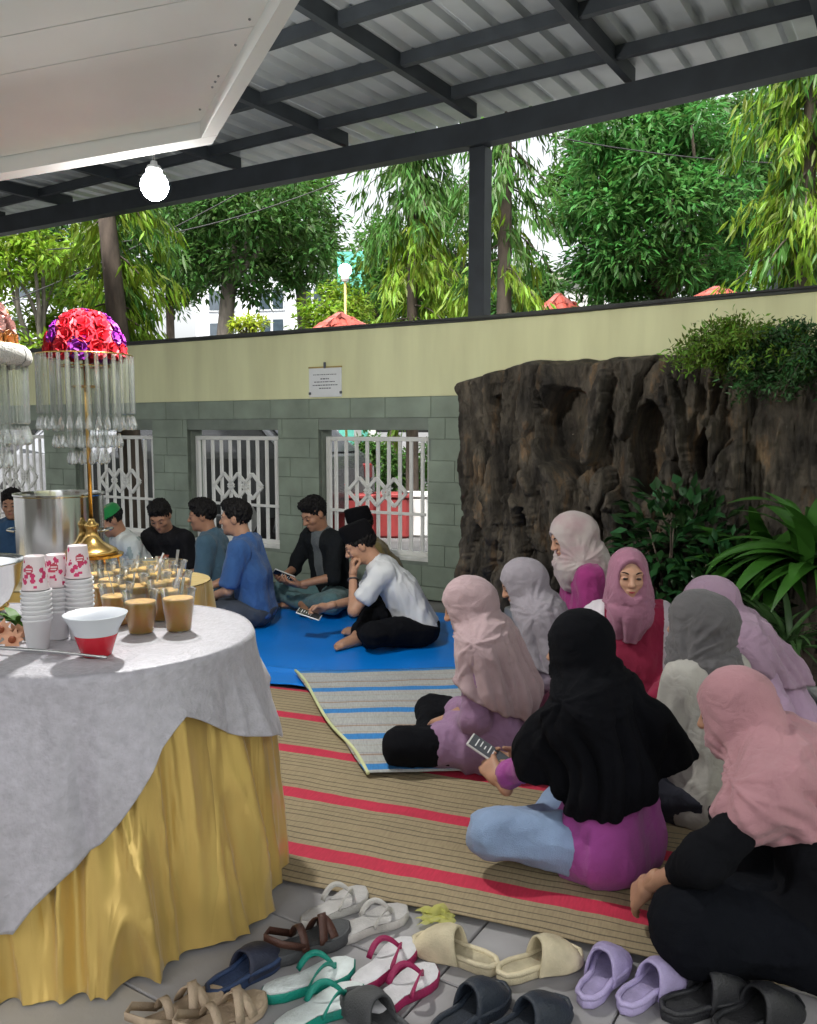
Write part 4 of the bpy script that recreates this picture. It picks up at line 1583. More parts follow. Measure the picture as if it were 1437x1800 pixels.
def m6m(c, d):
    r = ((c[:, 0] - .0) / .085) ** 2 + ((c[:, 2] - .30) / .10) ** 2
    return np.where((r < 1) & (c[:, 1] > .02) & (d['nn'][:, 1] > .1) & (vnoise(c * 38) > .42), np.where(vnoise(c * 55 + 5) > .5, 1, 2), 0)


person('m6', 'man in black t-shirt with an orange chest print looking down', L, R(160), .95, lean=.14, lean2=.30, head=(R(18), .60, .06), neck=.45, skin='a', res=.011,
       top=[cloth('black_tee', (.012, .012, .014)), cloth('print_orange', (.42, .10, .05)), cloth('print_tan', (.35, .22, .16))], top_mats=m6m, sleeve=.85, pants=black_c, group=GM)
L = gp(252, 1065)


def m7m(c, d):
    return np.where(vnoise(c * 26) > .68, 1, 0)


person('m7', 'man in green cap and white patterned shirt behind the lamp stand', L, R(125), .93, lean=.22, lean2=.42, head=(R(0), .55, 0), neck=.5, skin='a', res=.012, hair=True,
       top=[cloth('white_batik', (.58, .62, .60)), cloth('batik_grey', (.30, .37, .36))], top_mats=m7m, sleeve=.9, pants=cloth('maroon_sarong', (.12, .02, .05)), group=GM,
       cap=dict(h=.07, m=cloth('green_cap', (.015, .20, .05)), taper=.82))
L = gp(32, 1040)
person('m8', 'man in dark blue shirt at the left edge behind the steel pot', L, R(200), .97, lean=.08, lean2=.16, head=(R(-10), .15, 0), neck=.2, skin='a', res=.013,
       top=cloth('deep_blue', (.03, .075, .15)), sleeve=.9, pants=black_c, group=GM)


# ------------------------------------------------------------------ phones and the watch
def phone(name_label, c, u, v, screen_light=False):
    """u along the long side, v across; the screen looks along u x v"""
    u = np.array(u, float); u /= np.linalg.norm(u)
    v = np.array(v, float); v -= u * (v @ u); v /= np.linalg.norm(v)
    n = np.cross(u, v)
    t = thing('phone', name_label, 'phone', c, 0, 'phones held in hand')
    M = np.stack([v, u, n], 1)
    MB().box((0, 0, 0), (.075, .158, .009), M=M, bev=.003).build('case', mat('phone_case', (.62, .62, .60), .4), t)
    MB().box(n * .0051, (.066, .146, .0012), M=M).build('screen', mat('phone_screen', (.03, .035, .04), .12, var=.02), t)
    mb = MB()
    for i in range(5):
        mb.box(n * .006 + u * (.05 - .016 * i) - v * (.006 * (i % 2)), (.044 - .012 * (i % 3), .004, .0006), M=M)
    mb.build('screen_text', mat('screen_text', (.6, .6, .58), .4, emit=(.8, .8, .78), estr=.1), t)
    return t


d = PEOPLE['w7']
c = to_world('w7', d['HP'][-1](.020, .105, -.030))
phone('phone with a light case in the hands of the woman in black headscarf', c + np.array((-.012, .01, .022)), (-.75, .25, .45), (-.35, -.75, -.15))
d = PEOPLE['m3']
c = (to_world('m3', d['HP'][-1](0, .09, -.03)) + to_world('m3', d['HP'][1](0, .09, -.03))) / 2
phone('phone held by the bare-headed man in the black jacket', c + np.array((0, 0, .02)), (.75, .2, -.35), (.2, -.7, .55))
d = PEOPLE['m1']
c = to_world('m1', d['HP'][1](.0, .085, -.03))
phone('phone held low in front of the man in white shirt', c + np.array((-.03, -.01, .0)), (-.8, .1, .25), (-.1, -.8, -.2))
d = PEOPLE['m1']
w, e = d['Wr'][-1], d['El'][-1]
ax = (w - e) / np.linalg.norm(w - e)
x_ = np.cross(ax, (0, 0, 1)); x_ /= np.linalg.norm(x_); y_ = np.cross(ax, x_)
cc = w - ax * .035
MB().tube([cc + .030 * (math.cos(t) * x_ + math.sin(t) * y_) for t in np.linspace(0, 2 * math.pi, 20)], .006, 6, caps=False).build('wristwatch', mat('watch_strap', (.06, .05, .05), .4), d['root'], smooth=True)
# ------------------------------------------------------------------ tables
TZ = .77
TZ2 = .70


def stadium(xr, yc, r, xl):
    """closed outline param: returns f(s, off) with s in metres along back->right end->front"""
    Ls = xr - xl

    def f(s, off=0.0):
        s = np.asarray(s, float)
        rr = r + off
        a = np.clip((s - Ls) / r, 0, math.pi)
        x = np.where(s < Ls, xl + s, np.where(s < Ls + math.pi * r, xr + rr * np.sin(a), xr - (s - Ls - math.pi * r)))
        y = np.where(s < Ls, yc + rr, np.where(s < Ls + math.pi * r, yc + rr * np.cos(a), yc - rr))
        return x, y
    return f, 2 * Ls + math.pi * r, Ls


def drape(f, Ltot, ns, nz, top_z, bot, flare, fold):
    """curtain hung from the outline; bot(s) lower edge, fold(s, t) radial offset"""
    s = np.linspace(0, Ltot, ns)
    t = np.linspace(0, 1, nz)
    Sg, Tg = np.meshgrid(s, t, indexing='ij')
    zb = bot(Sg)
    Zg = top_z + (zb - top_z) * Tg
    off = flare(Sg, top_z - Zg) + fold(Sg, top_z - Zg)
    x, y = f(Sg, off)
    V = np.stack([x, y, Zg], -1).reshape(-1, 3)
    idx = np.arange(ns * nz).reshape(ns, nz)
    F = np.stack([idx[:-1, :-1], idx[:-1, 1:], idx[1:, 1:], idx[1:, :-1]], -1).reshape(-1, 4)
    return V, F


def top_disc(f, Ltot, ns, z, off, nr=6, xl=0, yc=0, zf=None):
    s = np.linspace(0, Ltot, ns)
    x, y = f(s, off)
    cx = np.minimum(x, f(np.array([Ltot / 2]), 0)[0][0] - .38)
    V, F = [], []
    for k in range(nr + 1):
        t = k / nr
        xx, yy = cx + (x - cx) * t, yc + (y - yc) * t
        V.append(np.stack([xx, yy, np.full(ns, z) - (0 if zf is None else zf(t))], -1))
    V = np.concatenate(V)
    for k in range(nr):
        a = k * ns + np.arange(ns - 1)
        F.append(np.stack([a, a + 1, a + 1 + ns, a + ns], -1))
    return V, np.concatenate(F)


gold_m = mat('gold_satin', (.74, .52, .15), .30, metal=.45, var=.10, scale=5, bump=.2, bscale=14, spec=.6, sheen=.3, crease=.35, cscale=9, stretch=(1, 1, .16))
silver_m = mat('silver_brocade', (.47, .46, .51), .55, metal=.15, var=.09, scale=40, bump=.35, bscale=90, sheen=.4, detail=6)


def gold_fold(seed, n1=22.0, amp=.05):
    def fo(Sg, D):
        w = vnoise(np.stack([Sg * 2.3 + seed, D * .7, Sg * 0], -1)) * 4
        base = np.sin(Sg * n1 + w) * .55 + np.sin(Sg * n1 * 2.13 + w * 1.6 + D * 1.5 + seed) * .3
        rg = ridge(np.stack([Sg * 12 + seed + D * .6, D * .9, Sg * 0 + 4], -1)) ** 1.5 * 1.5 - .45
        fine = ridge(np.stack([Sg * 24 + seed, D * 7, Sg * 0 + 8], -1)) - .4
        return (sstep(-.02, .4, D) * .85 + .15) * amp * (base * .6 + rg * 1.3) + .006 * fine * sstep(.05, .3, D)
    return fo


fA, LA, LsA = stadium(-.875, 2.335, .395, -2.6)
tb = thing('buffet_table', 'round ended table under a gold satin skirt in the left foreground', 'table', (0, 0, 0))
V, F = top_disc(fA, LA, 120, TZ - .02, -.01, xl=-2.6, yc=2.335)
o = obj('table_top', V, F, mat('plywood', (.3, .2, .1), .7), tb)
V, F = drape(fA, LA, 700, 40, TZ - .01, lambda S_: .010 + .006 * np.sin(S_ * 5.3) + 0 * S_, lambda S_, D: .015 + .068 * (D / .75) ** 1.1, gold_fold(1.0))
obj('skirt', V, F, gold_m, tb)
for (x, y) in ((-1.0, 2.1), (-1.0, 2.57), (-2.3, 2.1), (-2.3, 2.57)):
    MB().tube([(x, y, 0), (x, y, TZ - .03)], .02, 8).build('leg', steel, tb)
# silver cloth, square, its corner falling down the front
s_front0 = LsA + math.pi * .395
hem_s = np.array([0, LsA - .3, LsA + .2, LsA + .42, LsA + .62, LsA + .80, LsA + .94, LsA + 1.0, LsA + 1.08, LsA + 1.17, s_front0 + .05, s_front0 + .16, s_front0 + .5, s_front0 + 1.1, LA])
hem_d = np.array([.25, .25, .22, .24, .31, .22, .155, .20, .33, .45, .585, .53, .3, .2, .35])


def hemz(S_):
    d = np.interp(S_, hem_s, hem_d) + .012 * np.sin(S_ * 23) + .01 * np.sin(S_ * 11.3)
    return TZ + .008 - d


def silver_fold(S_, D):
    w = vnoise(np.stack([S_ * 3, D, S_ * 0 + 2], -1)) * 3
    return sstep(.0, .3, D) * ((.055 * (np.abs(np.sin(S_ * 8 + w)) ** .8 - .65)) + .045 * (ridge(np.stack([S_ * 10, D * .8, S_ * 0 + 6], -1)) - .4)) + .042 * sstep(.02, .3, D)


cl_root = thing('tablecloth', 'silver grey brocade cloth draped over the gold table, corner hanging in front', 'tablecloth')
V1, F1 = top_disc(fA, LA, 300, TZ + .010, .016, 10, yc=2.335, zf=lambda t: .006 * max(0, (t - .9) * 10) ** 2)
obj('cloth_top', V1, F1, silver_m, cl_root)
V2, F2 = drape(fA, LA, 900, 50, TZ + .0042, hemz, lambda S_, D: .016 + .035 * sstep(0, .02, D) * 0 + .010 * np.sqrt(np.clip(D / .02, 0, 1)) + .075 * D, lambda S_, D: silver_fold(S_, D) + .0)
o = obj('cloth_drop', V2, F2, silver_m, cl_root)
sol = o.modifiers.new('thick', 'SOLIDIFY'); sol.thickness = .003

fB, LB, LsB = stadium(-1.14, 3.62, .24, -3.2)
t2 = thing('rear_table', 'second table in gold satin behind the drinks', 'table')
V, F = top_disc(fB, LB, 100, TZ2 - .02, -.01, yc=3.62)
obj('table_top', V, F, MATS['plywood'], t2)
V, F = drape(fB, LB, 500, 30, TZ2 - .012, lambda S_: .02 + 0 * S_, lambda S_, D: .012 + .06 * D, gold_fold(5.0))
obj('skirt', V, F, gold_m, t2)
V, F = top_disc(fB, LB, 100, TZ2 - .008, .012, yc=3.62)
obj('cover', V, F, gold_m, t2)
for (x, y) in ((-1.2, 3.5), (-1.2, 3.74), (-2.9, 3.5), (-2.9, 3.74)):
    MB().tube([(x, y, 0), (x, y, TZ - .03)], .02, 8).build('leg', steel, t2)
T1 = TZ + .011      # top of the silver cloth
T2 = TZ2 - .006

# ------------------------------------------------------------------ steel pot and bowl, ladle
stl = mat('polished_steel', (.62, .63, .62), .16, metal=1.0, var=.04, scale=3)
p = at(110, 1000, 3.64)
pot = thing('steel_pot', 'tall shiny steel pot on the rear table at the left', 'pot', (p[0], p[1], T2 + .001))
MB().lathe([(0, 0), (.175, 0), (.182, .008), (.183, .10), (.187, .104), (.187, .112), (.183, .116), (.184, .375), (.19, .38), (.19, .387), (.178, .387), (.176, .375), (.174, .02), (0, .016)], 48).build('vessel', stl, pot, smooth=True)
auto_smooth(pot.children[-1], 35)
for s_ in (-1, 1):
    MB().tube([(s_ * .183, -.05, .22), (s_ * .215, -.045, .225), (s_ * .225, 0, .226), (s_ * .215, .045, .225), (s_ * .183, .05, .22)], .006, 8).build('handle', stl, pot, smooth=True)
p = gp(-62, 1085, T1)
bwl = thing('steel_bowl', 'large round steel bowl cut off by the left edge of the picture', 'bowl', (p[0] + .0, p[1] + .02, T1))
MB().lathe([(0, 0), (.07, 0), (.075, .006), (.12, .045), (.152, .10), (.163, .16), (.170, .167), (.172, .173), (.165, .172), (.158, .160), (.147, .10), (.115, .048), (.06, .012), (0, .01)], 48).build('shell', stl, bwl, smooth=True)
lad = MB()
a, b = gp(-30, 1138, T1 + .012), gp(188, 1156, T1 + .012)
pts = [a + (b - a) * t + np.array((0, 0, .004 * math.sin(t * 3))) for t in np.linspace(0, 1, 12)]
ld = thing('ladle', 'thin steel ladle handle lying on the silver tablecloth', 'ladle', pts[0])
MB().tube([q - pts[0] for q in pts], np.linspace(.0055, .004, 12), 8).build('handle', stl, ld, smooth=True)
MB().sphere((-.03, -.01, .012), .045, 16, 8, (1, 1, .5)).build('scoop', stl, ld, smooth=True)

# ------------------------------------------------------------------ stacks of cups
foam = mat('foam_white', (.80, .80, .82), .5, var=.03, scale=10)
pinkm, pinkd = mat('print_pink', (.62, .03, .14), .5), mat('print_red', (.55, .05, .09), .5)
papm = mat('paper_pinkwhite', (.82, .72, .74), .55, var=.03)


def foam_cup_mesh():
    return MB().lathe([(0, 0), (.026, 0), (.027, .002), (.0355, .075), (.039, .078), (.039, .083), (.0365, .083), (.034, .078), (.0255, .004), (0, .004)], 24).mesh('cup', True)


fcm = foam_cup_mesh(); fcm.materials.append(foam)


def printed_mesh(seed):
    n, m_ = 72, 26
    prof = [(.033 - .0078 * k / m_, .085 * k / m_) for k in range(m_ + 1)]     # upside down: wide end below
    mb = MB().lathe(prof, n)
    base = len(mb.F)
    mb.lathe([(.0335, -.003), (.035, 0), (.0335, .003)], n)
    mb.lathe([(.0252, .085), (.0235, .0855), (.0225, .083), (0, .083)], n)
    me = np_mesh('cup', mb.V, mb.F, True)
    for q in (papm, pinkm, pinkd): me.materials.append(q)
    rg = np.random.default_rng(seed)
    dots = [(rg.uniform(0, 2 * math.pi), rg.uniform(.006, .078), rg.choice([.0028, .0045, .006, .0065])) for _ in range(34)]
    big = (-math.pi / 2 - .15 + .35 * seed, .052)
    mi = np.zeros(len(me.polygons), np.int32)
    for k in range(m_):
        for j in range(n):
            th = 2 * math.pi * (j + .5) / n; zz_ = .085 * (k + .5) / m_
            d = math.hypot(((th - big[0] + math.pi) % (2 * math.pi) - math.pi) * .03, zz_ - big[1])
            if d < .0125:
                if not (abs(zz_ - big[1] - .003) < .0016 or abs(zz_ - big[1] + .003) < .0016) or d > .009: mi[k * n + j] = 2
            elif any(math.hypot(((th - a + math.pi) % (2 * math.pi) - math.pi) * .03, zz_ - b_) < r_ for a, b_, r_ in dots):
                mi[k * n + j] = 1
    me.polygons.foreach_set('material_index', mi)
    return me


ORD = 'first second third fourth fifth sixth seventh eighth ninth tenth eleventh twelfth'.split()
stacks = [((68, 1140), 7, 'nearest stack, left of the red and white bowl'), ((104, 1122), 6, 'middle stack, half hidden between the other two'), ((143, 1122), 8, 'tallest stack, just behind the red and white bowl')]
for k, ((px, py), n, w) in enumerate(stacks):
    p = gp(px, py, T1)
    for i in range(n):
        o = link('foam_cup', fcm)
        o.location = (p[0] + random.uniform(-.0008, .0008), p[1], T1 + .001 + i * .0125)
        o.rotation_euler = (0, 0, i)
        tag(o, 'white foam cup, %s of the %s' % (ORD[i] + ' from the bottom' if 0 < i < n - 1 else ('bottom one' if i == 0 else 'topmost plain one'), w.split(',')[0]), 'cup', 'white foam cups stacked on the table')
    o = link('printed_cup', printed_mesh(k))
    o.location = (p[0], p[1], T1 + .001 + (n - 1) * .0125 + .088)
    tag(o, 'upturned pink dotted paper cup on the ' + w.split(',')[0] + ' of foam cups', 'cup', 'pink dotted cups on the stacks')

# ------------------------------------------------------------------ drinks
cupm = clear_mat('clear_plastic', (.96, .98, .97), .05, .08, milk=.03)
drm = mat('iced_tea', (.92, .40, .05), .3, var=.1, scale=22, col2=(.95, .48, .08), sss=1.0)
drt = mat('drink_foam', (.82, .47, .12), .5, var=.2, scale=60)
spm = clear_mat('spoon_plastic', (.96, .97, .97), .25, .1, milk=.25)
cup_me = MB().lathe([(0, .001), (.030, .001), (.034, .003), (.049, .116), (.0525, .118), (.0525, .122), (.049, .121)], 32).mesh('cup', True); cup_me.materials.append(cupm)
liq_me = MB().lathe([(0, .004), (.0315, .004), (.0330, .006), (.0432, .078), (0.0425, .080), (0, .0806)], 28).mesh('drink', True); liq_me.materials.append(drm)
top_me = MB().lathe([(.0405, .0812), (.0, .0822)], 28).mesh('drink_surface', True); top_me.materials.append(drt)
sp = MB()
sp.ribbon([(0, 0, 0), (0, .005, .06), (0, .01, .13)], [.006, .007, .010], .002, (1, 0, 0))
spoon_me = sp.mesh('spoon'); spoon_me.materials.append(spm)
cups = [((249, 1113), 1, 'front row, left of the two nearest'), ((315, 1109), 1, 'front row, nearest the table edge'), ((207, 1098), 1, 'second row, just right of the cup stacks'),
        ((290, 1090), 1, 'between and behind the two nearest cups'), ((185, 1083), 1, 'behind the tallest cup stack'), ((235, 1078), 1, 'third row, second from left'),
        ((275, 1074), 1, 'third row, middle'), ((312, 1071), 1, 'third row, right end'), ((200, 1064), 1, 'fourth row, left'), ((245, 1060), 1, 'fourth row, middle'), ((288, 1057), 1, 'fourth row, right'),
        ((180, 1052), 1, 'back row, left end'), ((222, 1048), 1, 'back row, second'), ((265, 1046), 1, 'back row, third'), ((305, 1047), 1, 'back row, right end')]
for i, ((px, py), k, w) in enumerate(cups):
    p = gp(px, py, T1)
    c = thing('drink_cup', 'clear plastic cup of orange brown drink, ' + w, 'cup', (p[0], p[1], T1 + .001), i * 1.3, 'cups of drink on the silver cloth')
    for nm, me in (('cup_wall', cup_me), ('drink', liq_me), ('drink_surface', top_me)):
        o = link(nm, me, c)
        if nm != 'cup_wall': o.scale = (1.03, 1.03, 1.14 + .06 * math.sin(i * 2.1))
    if i in (1, 2, 3, 5, 6, 7, 8, 9, 10, 12, 13, 14):
        s_ = link('spoon', spoon_me)
        s_.location = (p[0] - .012 * math.cos(i), p[1] + .01 * math.sin(i), T1 + .03)
        s_.rotation_euler = (R(-12 - 6 * math.sin(i * 3)), R(16 + 10 * math.sin(i * 1.7)), i * .9 if i % 3 else -.4)
        tag(s_, 'clear plastic spoon standing in the drink cup, ' + w, 'spoon', 'plastic spoons in the drinks')
# clear wrapped spoons at the back
for i, (px, py) in enumerate(((258, 1002), (278, 1000), (292, 1004), (270, 1008))):
    p = gp(px, py, TZ + .02)
    p = at(px, py, 3.45)
    mb = MB()
    mb.lathe([(.0, .0), (.034, .0), (.046, .115), (.049, .118)], 24)
    o = mb.build('empty_cup', cupm, smooth=True)
    o.location = (p[0], p[1], T2 + .002)
    tag(o, 'empty clear plastic cup on the rear table, %s of the four' % ('left end', 'second', 'right end', 'front')[i], 'cup', 'empty cups on the rear table')

# red and white bowl
p = gp(163, 1157, T1)
rb = thing('paper_bowl', 'small bowl with flared white rim and red base in front of the cups', 'bowl', (p[0], p[1] + .03, T1 + .001))
MB().lathe([(0, 0), (.036, 0), (.038, .003), (.052, .050), (.0535, .056)], 40).build('base', mat('red_gloss', (.60, .012, .03), .25, var=.05, coat=.3), rb, smooth=True)
MB().lathe([(.0533, .0562), (.056, .066), (.078, .105), (.080, .108), (.078, .109), (.055, .068), (.050, .05), (.036, .008), (0, .006)], 40).build('flared_rim', mat('bowl_white', (.74, .78, .84), .4, var=.02), rb, smooth=True)

# ------------------------------------------------------------------ flowers on the table
fw_ = thing('flower_arrangement', 'peach artificial flowers with green leaves beside the steel bowl', 'flowers', gp(20, 1128, T1))
pet = mat('petal_peach', (.78, .42, .26), .6, var=.15)
pet2 = mat('petal_core', (.30, .08, .03), .7)
leafg = mat('leaf_table', (.10, .26, .03), .5, var=.2, transl=.25)


def daisy(c, r, n, parent, m1, m2, tilt):
    M = np.array(Matrix.Rotation(tilt, 3, 'X'))
    mb = MB()
    for k in range(n):
        a = 2 * math.pi * k / n
        d, s_ = np.array((math.cos(a), math.sin(a), .25)), np.array((-math.sin(a), math.cos(a), 0))
        q = [np.zeros(3), d * r * .5 + s_ * r * .24, d * r, d * r * .5 - s_ * r * .24]
        mb.add([M @ x + c for x in q], [(0, 1, 2, 3)])
    f_ = mb.build('flower', m1, parent)
    MB().sphere(np.array(c) + M @ np.array((0, 0, .006)), r * .3, 10, 6).build('flower_centre', m2, f_, smooth=True)


for (dx, dy, dz) in ((-.02, -.01, .035), (.045, .02, .03), (-.06, .0, .05), (.0, .03, .015), (.02, -.03, .012)):
    daisy((dx, dy, dz), .034, 9, fw_, pet, pet2, R(60))
for k in range(16):
    a = random.uniform(0, 6.28)
    mb = MB()
    Lf = random.uniform(.08, .15)
    d = np.array((math.cos(a) * .6, math.sin(a) * .5, .8)); s_ = np.array((-math.sin(a), math.cos(a), 0))
    pts = [np.array((.0, .06, .02)) + d * Lf * t + np.array((0, 0, -.06 * t * t)) for t in np.linspace(0, 1, 6)]
    mb.ribbon(pts, [.006, .022, .03, .028, .016, .002], .001, s_)
    mb.build('leaf', leafg, fw_)

# ------------------------------------------------------------------ crystal flower lamps
brass = mat('brass', (.72, .47, .16), .25, metal=1.0, var=.08)
cryst = clear_mat('crystal', (.97, .99, .98), .10, .10, milk=.09)


def rose_mesh():
    mb = MB()
    for ring, (n, r, h, w) in enumerate(((3, .012, .026, .022), (5, .022, .022, .030), (7, .034, .010, .034))):
        for k in range(n):
            a = 2 * math.pi * (k + ring * .5) / n
            d, s_ = np.array((math.cos(a), math.sin(a), 0)), np.array((-math.sin(a), math.cos(a), 0))
            pts = [np.zeros(3), d * r * .55 + Z3 * h * .6, d * r + Z3 * h]
            mb.ribbon(pts, [w * .4, w, w * .7], .0012, s_)
    return mb.mesh('rose')


def crystal_rod(L):
    mb = MB()
    mb.lathe([(0, 0), (.008, -.004), (.008, -L + .004), (0, -L)], 6)
    z0 = -L - .003
    mb.lathe([(0, z0), (.006, z0 - .014), (.014, z0 - .045), (.011, z0 - .058), (0, z0 - .066)], 8)
    return mb.mesh('crystal_strand', False)


def lamp(label, loc, cols, ring=None, dome_r=.142, dome_h=.165):
    t = thing('flower_lamp', label, 'lamp', loc, 0, 'crystal flower lamps on the tables')
    MB().lathe([(.105, .0), (.108, .006), (.10, .018), (.075, .032), (.045, .05), (.028, .075), (.022, .10), (.03, .115), (.03, .125), (.016, .135), (.012, .15)], 36).build('base', brass, t, smooth=True)
    MB().tube([(0, 0, .14), (0, 0, 1.0)], .009, 12).build('pole', brass, t, smooth=True)
    zt = .84                       # level of the dome rim
    for r, zz_ in ((.19, zt), (.10, zt - .045), (.055, zt - .13)):
        MB().tube([(r * math.cos(a), r * math.sin(a), zz_) for a in np.linspace(0, 2 * math.pi, 40)], .0035, 6, caps=False).build('ring', brass, t, smooth=True)
    for r, L_, n, z0 in ((.188, .245, 32, zt), (.13, .30, 22, zt - .02), (.075, .345, 12, zt - .045)):
        me = crystal_rod(L_); me.materials.append(cryst)
        for k in range(n):
            a = 2 * math.pi * k / n
            o = link('crystal_strand', me, t)
            o.location = (r * math.cos(a), r * math.sin(a), z0)
            o.rotation_euler = (0, 0, a)
    MB().lathe([(dome_r * .94, zt), (dome_r * .9, zt + dome_h * .35), (dome_r * .68, zt + dome_h * .72), (dome_r * .35, zt + dome_h * .92), (0, zt + dome_h * .96)], 32).build('dome', cols[0], t, smooth=True)
    rm = rose_mesh()
    meshes = []
    for c in cols:
        m2 = rm.copy(); m2.materials.append(c); meshes.append(m2)
    for lv, (n, ph) in enumerate(((14, .06), (13, .34), (10, .66), (7, .98), (4, 1.28), (1, 1.57))):
        for k in range(n):
            a = 2 * math.pi * (k + .5 * lv) / n
            d = np.array((math.cos(a) * math.cos(ph) * dome_r, math.sin(a) * math.cos(ph) * dome_r, math.sin(ph) * dome_h))
            o = link('rose', meshes[0 if (k * 3 + lv) % 4 != 1 else 1], t)
            o.location = (d[0] * .95, d[1] * .95, zt + .01 + d[2] * .95)
            nrm = Vector((d[0] / dome_r ** 2, d[1] / dome_r ** 2, d[2] / dome_h ** 2)).normalized()
            o.rotation_euler = nrm.to_track_quat('Z', 'Y').to_euler()
            s_ = 1.25 + .2 * math.sin(k * 7 + lv)
            o.scale = (s_, s_, s_)
    if ring:
        MB().tube([(.175 * math.cos(a), .175 * math.sin(a), zt - .03) for a in np.linspace(0, 2 * math.pi, 40)], .036, 12, caps=False).build('white_ruff', ring, t, smooth=True)
    return t


st_h = .132
p = at(163, 968, 3.52)
lamp('tall brass lamp with red and purple flower dome and hanging crystals', (p[0], p[1], T2 + st_h + .004), [mat('rose_red', (.50, .004, .02), .6, var=.25, scale=30), mat('rose_purple', (.22, .01, .28), .6, var=.25, scale=30)])
stn = thing('brass_stand', 'round brass stand under the red flower lamp', 'stand', (p[0], p[1], T2 + .001))
MB().lathe([(0, st_h - .01), (.125, st_h - .01), (.128, st_h), (0, st_h)], 36).build('plate', brass, stn, smooth=False)
for k in range(4):
    a = R(45 + 90 * k)
    MB().tube([(.11 * math.cos(a), .11 * math.sin(a), st_h - .01), (.125 * math.cos(a), .125 * math.sin(a), .04), (.105 * math.cos(a), .105 * math.sin(a), 0)], .005, 8).build('leg', brass, stn, smooth=True)
p = at(-52, 990, 2.62)
lamp('crystal lamp with orange and cream flower dome at the left edge', (p[0], p[1], T1 + .001), [mat('rose_orange', (.62, .17, .06), .6, var=.3, scale=30, col2=(.66, .42, .12)), mat('rose_cream', (.72, .45, .42), .6, var=.2, scale=30)],
     ring=mat('white_ruff', (.72, .70, .66), .8, var=.1, scale=50, bump=1, bscale=200))
# ------------------------------------------------------------------ footwear on the tiles
FZ = .0035


def sole_outline(Ls, W, n=40, toe=1.0):
    pts = []
    for k in range(n):
        a = 2 * math.pi * k / n
        y = math.cos(a)
        t = (y + 1) / 2                                 # 0 heel 1 toe
        w = np.interp(t, [0, .06, .2, .42, .7, .85, .95, 1], [.0, .52, .68, .62, .98, .90, .55 * toe, 0])
        base = abs(math.sin(a)) ** .5
        w2 = min(w, 1) if 0 < t < 1 else 0
        x = math.copysign(w2 * W / 2, math.sin(a))
        if x > 0: x *= .94 + .06 * t
        pts.append((x + .006 * math.sin(t * 3.1), y * Ls / 2))
    return pts


def layer(mb, out, z0, z1, inset=.004, spring=.0):
    n = len(out)
    O = np.array(out)
    c = O.mean(0)
    L2 = np.abs(O[:, 1]).max()
    zz_ = lambda y: spring * np.clip((y / L2 - .45) / .55, 0, 1) ** 2
    rings = [(O * .985, z0), (O, z0 + .003), (O, z1 - .003), (O - (O - c) / np.linalg.norm(O - c, axis=1)[:, None] * inset, z1), (O * .5, z1 - .002)]
    V, F = [], []
    for P, z in rings:
        for x, y in P: V.append((x, y, z + zz_(y)))
    for k in range(len(rings) - 1):
        for j in range(n):
            F.append((k * n + j, k * n + (j + 1) % n, (k + 1) * n + (j + 1) % n, (k + 1) * n + j))
    F.append(tuple(range(n))[::-1]); F.append(tuple((len(rings) - 1) * n + j for j in range(n)))
    mb.add(V, F)


def arc(p, q, h, n=12, bow=0.0):
    p, q = np.array(p, float), np.array(q, float)
    t = np.linspace(0, 1, n)[:, None]
    P = p + (q - p) * t
    P[:, 2] += (4 * t * (1 - t))[:, 0] * h
    d = np.array((0, 1, 0))
    return P + d * (4 * t * (1 - t)) * bow


